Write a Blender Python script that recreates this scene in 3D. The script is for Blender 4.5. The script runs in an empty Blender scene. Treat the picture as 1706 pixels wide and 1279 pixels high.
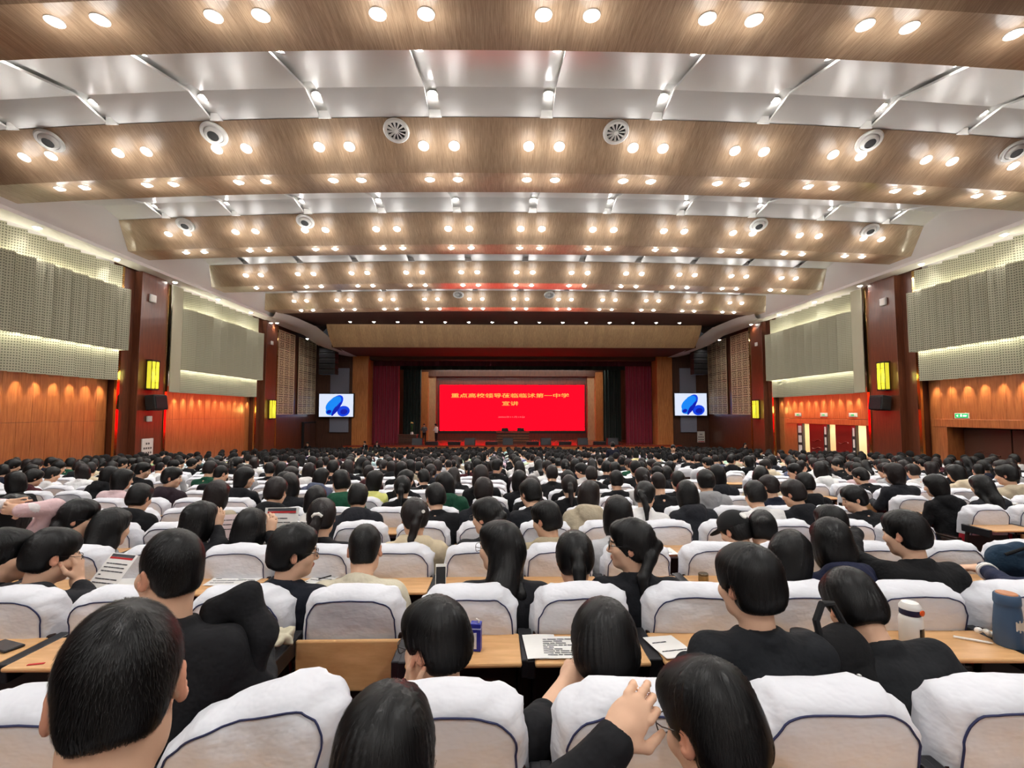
import bpy, bmesh, math, random
import numpy as np
from mathutils import Vector, Matrix

random.seed(7)
rng = np.random.default_rng(7)
scn = bpy.context.scene
COL = scn.collection

# ------------------------------------------------------------------ camera, world, exposure
F_PX, PW, PH = 800.0, 1706.0, 1279.0
PITCH, YAW = math.radians(3.4), math.radians(-1.07)
cam_d = bpy.data.cameras.new('camera')
cam_d.sensor_width = 36.0
cam_d.lens = 36.0 * F_PX / PW
cam_d.clip_start = 0.05
cam_d.clip_end = 200
cam = bpy.data.objects.new('camera', cam_d)
COL.objects.link(cam)
cam.rotation_euler = (math.radians(90) + PITCH, 0, YAW)
scn.camera = cam
RCAM = cam.rotation_euler.to_matrix()

world = bpy.data.worlds.new('hall_air')
scn.world = world
world.use_nodes = True
world.node_tree.nodes['Background'].inputs[0].default_value = (0.9, 0.92, 1.0, 1)
world.node_tree.nodes['Background'].inputs[1].default_value = 0.03

scn.view_settings.view_transform = 'Standard'
scn.view_settings.look = 'None'
scn.view_settings.gamma = 1.0
scn.view_settings.use_curve_mapping = False
scn.view_settings.exposure = -0.08
scn.cycles.sample_clamp_indirect = 4.0
scn.cycles.max_bounces = 5
scn.cycles.diffuse_bounces = 3
scn.cycles.glossy_bounces = 2
scn.cycles.use_adaptive_sampling = True
scn.cycles.adaptive_threshold = 0.2
scn.cycles.adaptive_min_samples = 12
scn.cycles.use_denoising = True
scn.cycles.transmission_bounces = 4
scn.cycles.caustics_reflective = False
scn.cycles.caustics_refractive = False
LAMP_W = 58.0          # power of one ceiling downlight
FILL_W = 10.5           # power of the point light added below each lamp to brighten the ceiling


def ray(x, y):
    return RCAM @ Vector(((x - PW / 2) / F_PX, (PH / 2 - y) / F_PX, -1.0))


def at(x, y, d):
    """Point of the hall seen at pixel x, y and standing d metres down the hall."""
    r = ray(x, y)
    return r * (d / r.y)


def proj(p):
    v = RCAM.transposed() @ Vector(p)
    return (PW / 2 + F_PX * v.x / -v.z, PH / 2 - F_PX * v.y / -v.z)


# ------------------------------------------------------------------ materials
def srgb(r, g, b):
    f = lambda c: (c / 255 / 12.92) if c / 255 <= 0.04045 else ((c / 255 + 0.055) / 1.055) ** 2.4
    return (f(r), f(g), f(b), 1.0)


MATS = {}


def mat(name, col, rough=0.6, metal=0.0, spec=0.5, coat=0.0, coat_rough=0.1, emit=None, es=0.0, sheen=0.0):
    m = bpy.data.materials.new(name)
    m.use_nodes = True
    b = m.node_tree.nodes['Principled BSDF']
    b.inputs['Base Color'].default_value = col
    b.inputs['Roughness'].default_value = rough
    b.inputs['Metallic'].default_value = metal
    b.inputs['Specular IOR Level'].default_value = spec
    b.inputs['Coat Weight'].default_value = coat
    b.inputs['Coat Roughness'].default_value = coat_rough
    if sheen:
        b.inputs['Sheen Weight'].default_value = sheen
    if emit:
        b.inputs['Emission Color'].default_value = emit
        b.inputs['Emission Strength'].default_value = es
    MATS[name] = m
    return m


def nodes_of(m):
    return m.node_tree.nodes, m.node_tree.links, m.node_tree.nodes['Principled BSDF']


def grain(m, c1, c2, scale, axis_scale, detail=5.0, plank=None, pax='X', pvar=0.12, bump=0.0):
    """Wood: stretched noise between two tones, with a brightness step per board."""
    N, L, b = nodes_of(m)
    tc = N.new('ShaderNodeTexCoord')
    mp = N.new('ShaderNodeMapping')
    mp.inputs['Scale'].default_value = axis_scale
    L.new(tc.outputs['Object'], mp.inputs['Vector'])
    nz = N.new('ShaderNodeTexNoise')
    nz.inputs['Scale'].default_value = scale
    nz.inputs['Detail'].default_value = detail
    nz.inputs['Roughness'].default_value = 0.65
    L.new(mp.outputs[0], nz.inputs['Vector'])
    cr = N.new('ShaderNodeValToRGB')
    cr.color_ramp.elements[0].position = 0.35
    cr.color_ramp.elements[1].position = 0.68
    cr.color_ramp.elements[0].color = c1
    cr.color_ramp.elements[1].color = c2
    L.new(nz.outputs[0], cr.inputs[0])
    out = cr.outputs[0]
    if plank:
        sp = N.new('ShaderNodeSeparateXYZ')
        L.new(tc.outputs['Object'], sp.inputs[0])
        dv = N.new('ShaderNodeMath'); dv.operation = 'DIVIDE'; dv.inputs[1].default_value = plank
        L.new(sp.outputs[pax], dv.inputs[0])
        fl = N.new('ShaderNodeMath'); fl.operation = 'FLOOR'
        L.new(dv.outputs[0], fl.inputs[0])
        wn = N.new('ShaderNodeTexWhiteNoise'); wn.noise_dimensions = '1D'
        L.new(fl.outputs[0], wn.inputs['W'])
        mr = N.new('ShaderNodeMapRange')
        mr.inputs['To Min'].default_value = 1 - pvar
        mr.inputs['To Max'].default_value = 1 + pvar
        L.new(wn.outputs['Value'], mr.inputs['Value'])
        mx = N.new('ShaderNodeMix'); mx.data_type = 'RGBA'; mx.blend_type = 'MULTIPLY'
        mx.inputs['Factor'].default_value = 1.0
        L.new(out, mx.inputs['A'])
        cb = N.new('ShaderNodeCombineColor')
        for i in range(3):
            L.new(mr.outputs[0], cb.inputs[i])
        L.new(cb.outputs[0], mx.inputs['B'])
        out = mx.outputs['Result']
    L.new(out, b.inputs['Base Color'])
    if bump:
        bp = N.new('ShaderNodeBump'); bp.inputs['Strength'].default_value = bump
        bp.inputs['Distance'].default_value = 0.01
        L.new(nz.outputs[0], bp.inputs['Height'])
        L.new(bp.outputs[0], b.inputs['Normal'])
    return m


def cloth_bump(m, scale=14.0, strength=0.35, dist=0.02, stretch=(1, 1, 1)):
    N, L, b = nodes_of(m)
    tc = N.new('ShaderNodeTexCoord')
    mp = N.new('ShaderNodeMapping'); mp.inputs['Scale'].default_value = stretch
    L.new(tc.outputs['Object'], mp.inputs['Vector'])
    nz = N.new('ShaderNodeTexNoise'); nz.inputs['Scale'].default_value = scale
    nz.inputs['Detail'].default_value = 3.0
    L.new(mp.outputs[0], nz.inputs['Vector'])
    bp = N.new('ShaderNodeBump'); bp.inputs['Strength'].default_value = strength
    bp.inputs['Distance'].default_value = dist
    L.new(nz.outputs[0], bp.inputs['Height'])
    L.new(bp.outputs[0], b.inputs['Normal'])
    return m


M = {}
M['ceil_wood'] = grain(mat('ceiling_oak_veneer', (.4, .26, .16, 1), 0.45, spec=0.4, coat=0.4, coat_rough=0.12),
                       srgb(150, 121, 93), srgb(194, 166, 136), 3.0, (26, 0.8, 1.2), plank=0.22, pvar=0.07)
M['ceil_white'] = mat('ceiling_white_gloss_paint', srgb(214, 212, 208), 0.3, spec=0.6)
M['cove_white'] = mat('cove_matt_white_paint', srgb(212, 205, 200), 0.7)
M['dark_soffit'] = mat('dark_brown_soffit', srgb(88, 66, 58), 0.9, spec=0.15)
M['beam_wood'] = grain(mat('pale_oak_beam', (.4, .3, .2, 1), 0.4), srgb(172, 138, 100), srgb(208, 174, 130), 3.0, (14, 1, 1.0), plank=0.35, pvar=0.08)
M['wall_wood'] = grain(mat('orange_cherry_boards', (.4, .15, .05, 1), 0.42, coat=0.8, coat_rough=0.2),
                       srgb(148, 82, 40), srgb(190, 116, 64), 3.0, (2, 9, 0.5), bump=0.02)
M['wall_wood'].node_tree.nodes['Principled BSDF'].inputs['Coat IOR'].default_value = 1.8
M['pillar_wood'] = grain(mat('red_brown_lacquered_veneer', (.15, .05, .02, 1), 0.38, coat=0.5, coat_rough=0.15),
                         srgb(84, 42, 24), srgb(112, 60, 36), 3.0, (6, 6, 0.4))
M['stage_wood'] = grain(mat('amber_stage_boards', (.3, .15, .06, 1), 0.4), srgb(176, 106, 56), srgb(210, 138, 78), 3.0, (5, 5, 0.5))
M['stage_floor'] = mat('polished_stage_floor', srgb(150, 62, 44), 0.25, coat=0.6, coat_rough=0.12)
M['brown_wall'] = grain(mat('dark_walnut_front_wall', (.1, .04, .02, 1), 0.5), srgb(70, 42, 30), srgb(92, 56, 40), 3.0, (5, 5, .4))
M['brass'] = mat('polished_brass_strip', srgb(210, 176, 116), 0.12, metal=1.0)
M['gold'] = mat('pale_gold_lattice', srgb(222, 200, 164), 0.5)
M['lattice_back'] = mat('brown_lattice_backing', srgb(104, 76, 52), 0.55)
M['black'] = mat('black_plastic', srgb(22, 22, 24), 0.55)
M['dark_metal'] = mat('dark_grey_metal', srgb(42, 42, 46), 0.4, metal=0.5)
M['white_plastic'] = mat('white_plastic', srgb(232, 230, 226), 0.45)
M['floor'] = mat('dark_red_brown_hall_floor', srgb(58, 50, 48), 0.6)
M['grey_panel'] = mat('blue_grey_fabric_panel', srgb(136, 140, 158), 0.8)
M['curtain_red'] = mat('wine_red_velvet', srgb(146, 32, 58), 0.85, sheen=0.3)
M['curtain_green'] = mat('dark_green_velvet', srgb(24, 46, 38), 0.9, sheen=0.2)
M['valance'] = mat('maroon_velvet_valance', srgb(74, 20, 34), 0.9)
M['cream'] = mat('cream_corridor_wall', srgb(244, 220, 180), 0.7)
M['door_red'] = mat('dark_red_lacquered_door', srgb(112, 26, 20), 0.35, coat=0.3)
M['door_brown'] = mat('brown_carved_door', srgb(92, 56, 42), 0.4, coat=0.2)
M['glass_dark'] = mat('dark_glass', srgb(60, 60, 62), 0.1, spec=0.8)
M['lamp_trim'] = mat('white_lamp_trim', srgb(235, 232, 225), 0.4)
M['lens'] = mat('lit_lamp_glass', (1, 1, 1, 1), 0.4, emit=(1.0, 0.96, 0.88, 1), es=26.0)
M['lens'].cycles.emission_sampling = 'NONE'
M['lantern'] = mat('lit_yellow_lantern_glass', srgb(230, 220, 60), 0.5, emit=srgb(206, 198, 50), es=0.85)
M['vent_white'] = mat('white_vent_metal', srgb(225, 223, 218), 0.4)
M['vent_dark'] = mat('dark_vent_inside', srgb(44, 44, 44), 0.7)
M['screen_red'] = mat('red_led_screen', (0.01, 0, 0, 1), 0.9, spec=0.0, emit=(1.0, 0.001, 0.006, 1), es=4.0)
M['screen_gold'] = mat('gold_screen_letters', (0.3, .2, 0, 1), 0.5, emit=srgb(255, 176, 84), es=1.0)
M['screen_pink'] = mat('pale_red_screen_letters', (0.3, .1, 0.1, 1), 0.5, emit=srgb(255, 110, 120), es=1.0)
M['tv_sky'] = mat('pale_blue_tv_picture', (0.5, .5, .6, 1), 0.3, emit=srgb(214, 226, 246), es=1.0)
M['tv_blue1'] = mat('bright_blue_tv_petal', (0, 0, .5, 1), 0.3, emit=srgb(20, 140, 240), es=1.0)
M['tv_blue2'] = mat('deep_blue_tv_petal', (0, 0, .5, 1), 0.3, emit=srgb(14, 70, 220), es=1.0)
M['tv_blue3'] = mat('navy_tv_petal', (0, 0, .5, 1), 0.3, emit=srgb(10, 30, 160), es=1.0)
M['exit_green'] = mat('lit_green_exit_sign', (0, .3, .1, 1), 0.4, emit=srgb(20, 170, 90), es=1.0)
M['exit_white'] = mat('lit_white_exit_mark', (1, 1, 1, 1), 0.4, emit=srgb(225, 255, 235), es=1.2)
M['poster_paper'] = mat('white_notice_board', srgb(222, 214, 206), 0.6)
M['poster_ink'] = mat('grey_notice_print', srgb(96, 86, 84), 0.7)
M['poster_red'] = mat('red_notice_print', srgb(186, 40, 44), 0.7)
M['spot_white'] = mat('lit_stage_batten', (1, 1, 1, 1), 0.4, emit=(1, .98, .95, 1), es=1.6)

# chairs
M['cover'] = cloth_bump(mat('white_seat_cover_cloth', srgb(222, 223, 229), 0.85, spec=0.2), 7.0, 0.42, 0.03, (1.2, 1.2, 2.0))
M['piping'] = mat('navy_cover_piping', srgb(34, 42, 84), 0.7)
M['desk'] = grain(mat('honey_beech_desk', (.5, .3, .1, 1), 0.32, spec=0.5), srgb(208, 156, 102), srgb(228, 180, 126), 3.0, (1.5, 10, 6))
M['chair_back'] = mat('dark_brown_chair_shell', srgb(50, 30, 26), 0.4)
M['seat_red'] = mat('red_seat_fabric', srgb(176, 20, 40), 0.85)
M['armrest'] = mat('dark_armrest_wood', srgb(44, 26, 20), 0.4)


def perforated(name, base, hole):
    """Painted panel pierced by rows of short slots."""
    m = mat(name, base, 0.75)
    N, L, b = nodes_of(m)
    tc = N.new('ShaderNodeTexCoord')
    sp = N.new('ShaderNodeSeparateXYZ'); L.new(tc.outputs['UV'], sp.inputs[0])

    def cell(out, size, width):
        a = N.new('ShaderNodeMath'); a.operation = 'DIVIDE'; a.inputs[1].default_value = size
        L.new(out, a.inputs[0])
        f = N.new('ShaderNodeMath'); f.operation = 'FRACT'; L.new(a.outputs[0], f.inputs[0])
        c = N.new('ShaderNodeMath'); c.operation = 'COMPARE'
        c.inputs[1].default_value = 0.5; c.inputs[2].default_value = width
        L.new(f.outputs[0], c.inputs[0])
        return c.outputs[0]
    h = cell(sp.outputs['X'], 0.064, 0.27)
    v = cell(sp.outputs['Y'], 0.085, 0.22)
    mu = N.new('ShaderNodeMath'); mu.operation = 'MULTIPLY'
    L.new(h, mu.inputs[0]); L.new(v, mu.inputs[1])
    mx = N.new('ShaderNodeMix'); mx.data_type = 'RGBA'
    L.new(mu.outputs[0], mx.inputs['Factor'])
    mx.inputs['A'].default_value = base
    mx.inputs['B'].default_value = hole
    L.new(mx.outputs['Result'], b.inputs['Base Color'])
    return m


M['perf'] = perforated('cream_perforated_panel', srgb(172, 168, 146), srgb(98, 95, 80))
M['ridge'] = perforated('cream_ridged_panel', srgb(166, 162, 140), srgb(126, 122, 104))
M['cream_board'] = mat('cream_plain_board', srgb(168, 164, 142), 0.75)


# people
def tinted(name, rough=0.85, sheen=0.0, bump=None):
    """Cloth whose colour is the object's own colour."""
    m = mat(name, (.1, .1, .1, 1), rough, spec=0.25, sheen=sheen)
    N, L, b = nodes_of(m)
    oi = N.new('ShaderNodeObjectInfo')
    L.new(oi.outputs['Color'], b.inputs['Base Color'])
    if bump:
        cloth_bump(m, *bump)
    return m


def by_attr(name, rough, spec=0.3, sss=False):
    m = mat(name, (.5, .3, .2, 1), rough, spec=spec)
    N, L, b = nodes_of(m)
    a = N.new('ShaderNodeAttribute'); a.attribute_name = 'tint'
    L.new(a.outputs['Color'], b.inputs['Base Color'])
    return m


M['cloth'] = tinted('garment_cloth', 0.85, bump=(11.0, 0.7, 0.03))
M['skin'] = by_attr('skin', 0.55)
M['crowd'] = by_attr('distant_crowd_colours', 0.8)
M['hair'] = mat('black_hair', srgb(9, 8, 9), 0.42, spec=0.35)
M['hair_brown'] = mat('dark_brown_hair', srgb(27, 19, 19), 0.42, spec=0.35)
M['trousers'] = mat('dark_trousers', srgb(30, 31, 38), 0.85)
M['spectacle'] = mat('black_spectacle_frame', srgb(24, 20, 20), 0.3)
M['spec_glass'] = mat('spectacle_lens', (1, 1, 1, 1), 0.02, spec=0.5)
M['spec_glass'].node_tree.nodes['Principled BSDF'].inputs['Transmission Weight'].default_value = 1.0
M['spec_glass'].node_tree.nodes['Principled BSDF'].inputs['IOR'].default_value = 1.05
M['white_tie'] = mat('white_hair_tie', srgb(235, 232, 228), 0.7)
M['paper'] = mat('white_paper', srgb(236, 234, 230), 0.8)
M['ink'] = mat('grey_print', srgb(70, 70, 76), 0.8)
M['red_ink'] = mat('red_print', srgb(190, 40, 44), 0.8)


# ------------------------------------------------------------------ object helpers
def mesh_np(name, V, Fc, smooth=False, tint=None, uv=None):
    me = bpy.data.meshes.new(name)
    V = np.asarray(V, dtype=np.float32)
    if isinstance(Fc, np.ndarray):
        n = Fc.shape[1]
        me.vertices.add(len(V)); me.vertices.foreach_set('co', V.ravel())
        me.loops.add(Fc.size); me.loops.foreach_set('vertex_index', Fc.astype(np.int32).ravel())
        me.polygons.add(len(Fc))
        me.polygons.foreach_set('loop_start', np.arange(0, Fc.size, n, dtype=np.int32))
        me.update(calc_edges=True)
    else:
        me.from_pydata([tuple(map(float, v)) for v in V], [], [tuple(map(int, f)) for f in Fc])
        me.update()
    if smooth:
        me.polygons.foreach_set('use_smooth', np.ones(len(me.polygons), dtype=bool))
    if tint is not None:
        a = me.color_attributes.new('tint', 'FLOAT_COLOR', 'POINT')
        t = np.ones((len(V), 4), dtype=np.float32); t[:, :3] = np.asarray(tint)[:, :3]
        a.data.foreach_set('color', t.ravel())
    return me


def link(name, me, m=None, parent=None, loc=None, rotz=None):
    o = bpy.data.objects.new(name, me)
    COL.objects.link(o)
    if m is not None and me is not None and len(me.materials) == 0:
        me.materials.append(m)
    if parent is not None:
        o.parent = parent
    if loc is not None:
        o.location = loc
    if rotz is not None:
        o.rotation_euler = (0, 0, rotz)
    return o


def tag(o, label=None, cat=None, group=None, kind=None):
    if label: o['label'] = label
    if cat: o['category'] = cat
    if group: o['group'] = group
    if kind: o['kind'] = kind
    return o


def thing(name, label, cat, loc=(0, 0, 0), rotz=0.0, group=None):
    o = bpy.data.objects.new(name, None)
    o.empty_display_size = 0.05
    COL.objects.link(o)
    o.location = loc
    o.rotation_euler = (0, 0, rotz)
    return tag(o, label, cat, group)


class MB:
    """Collects boxes, tubes and lathes into one mesh."""
    def __init__(s):
        s.v, s.f = [], []

    def add(s, V, Fc):
        n = len(s.v)
        s.v += [tuple(map(float, p)) for p in V]
        s.f += [tuple(int(i) + n for i in f) for f in Fc]
        return s

    def box(s, lo, hi, bev=0.0, R=None, c=None):
        x0, y0, z0 = lo; x1, y1, z1 = hi
        if bev > 0:
            b = min(bev, (x1 - x0) / 2.01, (y1 - y0) / 2.01, (z1 - z0) / 2.01)
            bm = bmesh.new()
            r = bmesh.ops.create_cube(bm, size=1.0)
            for v in bm.verts:
                v.co = Vector(((x0 + x1) / 2 + v.co.x * (x1 - x0), (y0 + y1) / 2 + v.co.y * (y1 - y0), (z0 + z1) / 2 + v.co.z * (z1 - z0)))
            bmesh.ops.bevel(bm, geom=bm.edges[:], offset=b, segments=2, affect='EDGES', profile=0.5)
            bm.verts.index_update()
            V = [v.co.copy() for v in bm.verts]
            Fc = [[v.index for v in f.verts] for f in bm.faces]
            bm.free()
        else:
            V = [Vector(p) for p in ((x0, y0, z0), (x1, y0, z0), (x1, y1, z0), (x0, y1, z0), (x0, y0, z1), (x1, y0, z1), (x1, y1, z1), (x0, y1, z1))]
            Fc = [(0, 3, 2, 1), (4, 5, 6, 7), (0, 1, 5, 4), (1, 2, 6, 5), (2, 3, 7, 6), (3, 0, 4, 7)]
        if R is not None:
            c = Vector(c) if c is not None else Vector(((x0 + x1) / 2, (y0 + y1) / 2, (z0 + z1) / 2))
            V = [R @ (p - c) + c for p in V]
        return s.add(V, Fc)

    def tube(s, pts, r, n=8, caps=True):
        pts = [Vector(p) for p in pts]
        rs = r if isinstance(r, (list, tuple)) else [r] * len(pts)
        V, Fc = [], []
        up = Vector((0, 0, 1))
        prev = None
        for i, p in enumerate(pts):
            t = (pts[min(i + 1, len(pts) - 1)] - pts[max(i - 1, 0)]).normalized()
            a = prev if prev is not None else (up if abs(t.z) < 0.9 else Vector((1, 0, 0)))
            u = (a - t * a.dot(t))
            u = u.normalized() if u.length > 1e-6 else t.orthogonal().normalized()
            w = t.cross(u)
            prev = u
            for k in range(n):
                q = 2 * math.pi * k / n
                V.append(p + (u * math.cos(q) + w * math.sin(q)) * rs[i])
        for i in range(len(pts) - 1):
            for k in range(n):
                Fc.append((i * n + k, i * n + (k + 1) % n, (i + 1) * n + (k + 1) % n, (i + 1) * n + k))
        if caps:
            Fc.append(tuple(range(n - 1, -1, -1)))
            Fc.append(tuple((len(pts) - 1) * n + k for k in range(n)))
        return s.add(V, Fc)

    def lathe(s, prof, n=24, R=None, c=(0, 0, 0)):
        """prof: (radius, height) pairs turned about Z."""
        V, Fc = [], []
        for (r, z) in prof:
            for k in range(n):
                q = 2 * math.pi * k / n
                V.append(Vector((r * math.cos(q), r * math.sin(q), z)))
        for i in range(len(prof) - 1):
            for k in range(n):
                Fc.append((i * n + k, i * n + (k + 1) % n, (i + 1) * n + (k + 1) % n, (i + 1) * n + k))
        Fc.append(tuple(range(n - 1, -1, -1)))
        Fc.append(tuple((len(prof) - 1) * n + k for k in range(n)))
        c = Vector(c)
        V = [(R @ p if R is not None else p) + c for p in V]
        return s.add(V, Fc)

    def quad(s, a, b, c, d):
        return s.add([a, b, c, d], [(0, 1, 2, 3)])

    def mesh(s, name, m=None, smooth=False):
        me = bpy.data.meshes.new(name)
        me.from_pydata(s.v, [], s.f)
        me.update()
        if smooth:
            me.polygons.foreach_set('use_smooth', np.ones(len(me.polygons), dtype=bool))
            try:
                me.set_sharp_from_angle(angle=math.radians(40))
            except Exception:
                pass
        if m is not None:
            me.materials.append(m)
        return me

    def build(s, name, m, parent=None, smooth=False, loc=None, rotz=None):
        return link(name, s.mesh(name, m, smooth), None, parent, loc, rotz)


def bx(name, lo, hi, m, parent=None, bev=0.0, loc=None, rotz=None):
    return MB().box(lo, hi, bev).build(name, m, parent, False, loc, rotz)


def light(name, kind, loc, energy, color, parent=None, rot=None, **kw):
    ld = bpy.data.lights.new(name, kind)
    ld.energy = energy
    ld.color = color
    for k, v in kw.items():
        setattr(ld, k, v)
    o = bpy.data.objects.new(name, ld)
    COL.objects.link(o)
    o.location = loc
    if rot is not None:
        o.rotation_euler = rot
    if parent is not None:
        o.parent = parent
    return o


ORD = ['zeroth', 'first', 'second', 'third', 'fourth', 'fifth', 'sixth', 'seventh', 'eighth', 'ninth', 'tenth', 'eleventh', 'twelfth',
       'thirteenth', 'fourteenth', 'fifteenth', 'sixteenth', 'seventeenth', 'eighteenth', 'nineteenth', 'twentieth']
TENS = {2: 'twenty', 3: 'thirty', 4: 'forty', 5: 'fifty'}


def ordw(n):
    if n <= 20:
        return ORD[n]
    t, u = divmod(n, 10)
    if u == 0:
        return TENS[t][:-1] + 'ieth'
    return TENS[t] + '-' + ORD[u]


WARM = (1.0, 0.985, 0.955)

# ------------------------------------------------------------------ the hall: measures
XC, HW = 0.85, 16.2                 # hall axis and half width
D_PROS = 39.6                       # front wall with the stage opening
D_BACK = -9.0
ROW_D0, ROW_STEP, NROWS = 1.375, 0.99, 35


def row_d(r):
    return ROW_D0 + ROW_STEP * (r - 1)


def ztop(d):
    """Height of a seat back's top (camera at zero)."""
    z = -0.765 - 0.065 * (min(d, 15.0) - 1.375)
    if d > 15:
        z -= 0.0595 * (d - 15)
    return z


def zfloor(d):
    return ztop(d) - 1.02


def side_x(s, inset):
    return XC + s * (HW - inset)


def bow(x):
    return 0.0045 * (x - XC) ** 2


Z_SOF, Z_FACE, Z_CREASE, Z_WSTART = 6.0, 6.647, 6.777, 6.26
PERIOD = 5.145
EDGES = [12.77 + PERIOD * i for i in range(-4, 4)]      # front edge of each wood band
COLS = [XC + 0.12 + 2.5 * k for k in range(-5, 6)]        # axes of the lamp pairs and light slots

# ------------------------------------------------------------------ floor
fb = MB()
xl, xr = XC - HW - 0.2, XC + HW + 0.2
prev = None
steps = [(D_BACK, zfloor(row_d(0)))]
for r in range(0, NROWS + 1):
    steps.append((row_d(r) - 0.12, zfloor(row_d(r))))
steps.append((D_PROS + 0.5, None))
for i in range(len(steps) - 1):
    d0, z0 = steps[i]
    d1, z1 = steps[i + 1]
    fb.quad((xl, d0, z0), (xr, d0, z0), (xr, d1, z0), (xl, d1, z0))
    if z1 is not None:
        fb.quad((xl, d1, z0), (xr, d1, z0), (xr, d1, z1), (xl, d1, z1))
tag(fb.build('floor', M['floor']), 'dark stepped auditorium floor under the rows of seats', kind='structure')
Z_FRONT = zfloor(row_d(NROWS))

# ------------------------------------------------------------------ ceiling
ceil = tag(bx('ceiling', (xl, D_BACK, 7.25), (xr, D_PROS + 0.5, 7.5), M['ceil_white']), 'stepped ceiling of wood bands and white recesses', kind='structure')


def band_half(z):
    return 14.85 - (z - 6.0) * 1.0


for i, e in enumerate(EDGES):
    prof = [(e - 2.31, Z_FACE), (e - 1.055, Z_SOF), (e, Z_SOF), (e, 6.55)]
    n = 30
    V, Fc = [], []
    for (d, z) in prof:
        h = band_half(z)
        for k in range(n + 1):
            x = XC - h + 2 * h * k / n
            V.append((x, d + bow(x), z))
    for j in range(len(prof) - 1):
        for k in range(n):
            a = j * (n + 1) + k
            Fc.append((a, a + 1, a + n + 2, a + n + 1))
    me = mesh_np('wood_band', V, Fc)
    link('wood_band', me, M['ceil_wood'], ceil)
    # white recess just beyond this band's front edge
    if i == len(EDGES) - 1:
        continue
    wprof = [(e + 0.03, Z_WSTART), (e + 2.0, Z_CREASE), (e + 2.835, Z_FACE + 0.01)]
    xs = [XC - 14.6] + [c for c in COLS] + [XC + 14.6]
    for k in range(len(xs) - 1):
        x0 = xs[k] + (0.13 if k > 0 else 0)
        x1 = xs[k + 1] - (0.13 if k < len(xs) - 2 else 0)
        pb = MB()
        for j in range(2):
            (d0, z0), (d1, z1) = wprof[j], wprof[j + 1]
            V = []
            for zz in (0.0, 0.05):
                V += [(x0, d0 + bow(x0), z0 + zz), (x1, d0 + bow(x1), z0 + zz), (x1, d1 + bow(x1), z1 + zz), (x0, d1 + bow(x0), z1 + zz)]
            pb.add(V, [(0, 3, 2, 1), (4, 5, 6, 7), (0, 1, 5, 4), (1, 2, 6, 5), (2, 3, 7, 6), (3, 0, 4, 7)])
        pb.build('ceiling_panel', M['ceil_white'], ceil)
    sb = MB()                       # back of the light slots
    for j in range(2):
        (d0, z0), (d1, z1) = wprof[j], wprof[j + 1]
        for k in range(20):
            xa = XC - 14.6 + 29.2 * k / 20
            xb = XC - 14.6 + 29.2 * (k + 1) / 20
            sb.quad((xa, d0 + bow(xa), z0 + .14), (xb, d0 + bow(xb), z0 + .14), (xb, d1 + bow(xb), z1 + .14), (xa, d1 + bow(xa), z1 + .14))
    for xc in COLS:                 # end plate of each slot
        sb.box((xc - .14, e + 2.80 + bow(xc), Z_FACE - .02), (xc + .14, e + 2.83 + bow(xc), Z_FACE + .2))
    sb.build('slot_backing', M['ceil_white'], ceil)

eI = EDGES[-1]
DK = 32.7
sb = MB()
for k in range(20):
    xa, xb = XC - 14.9 + 29.8 * k / 20, XC - 14.9 + 29.8 * (k + 1) / 20
    sb.quad((xa, eI + bow(xa) - .01, 6.02), (xb, eI + bow(xb) - .01, 6.02), (xb, DK + 0.6, 6.02), (xa, DK + 0.6, 6.02))
sb.build('dark_soffit', M['dark_soffit'], ceil)
# proscenium beam, gently hollow, with the dark soffit behind it
kb = MB()
NK = 10
kp = []
for j in range(NK + 1):
    t = j / NK
    kp.append((DK + 1.35 * t ** 1.6, 6.02 - 1.40 * t))
for j in range(NK):
    kb.quad((XC - 12.9, kp[j][0], kp[j][1]), (XC + 12.9, kp[j][0], kp[j][1]), (XC + 12.9, kp[j + 1][0], kp[j + 1][1]), (XC - 12.9, kp[j + 1][0], kp[j + 1][1]))
tag(kb.build('beam', M['beam_wood'], None, True), 'pale oak beam curving down above the stage opening', kind='structure')
ZK = kp[-1][1]
tag(bx('soffit', (XC - 13.0, kp[-1][0], ZK), (XC + 13.0, D_PROS + .2, ZK + 0.2), M['dark_soffit']), 'dark soffit behind the oak beam', kind='structure')

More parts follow.
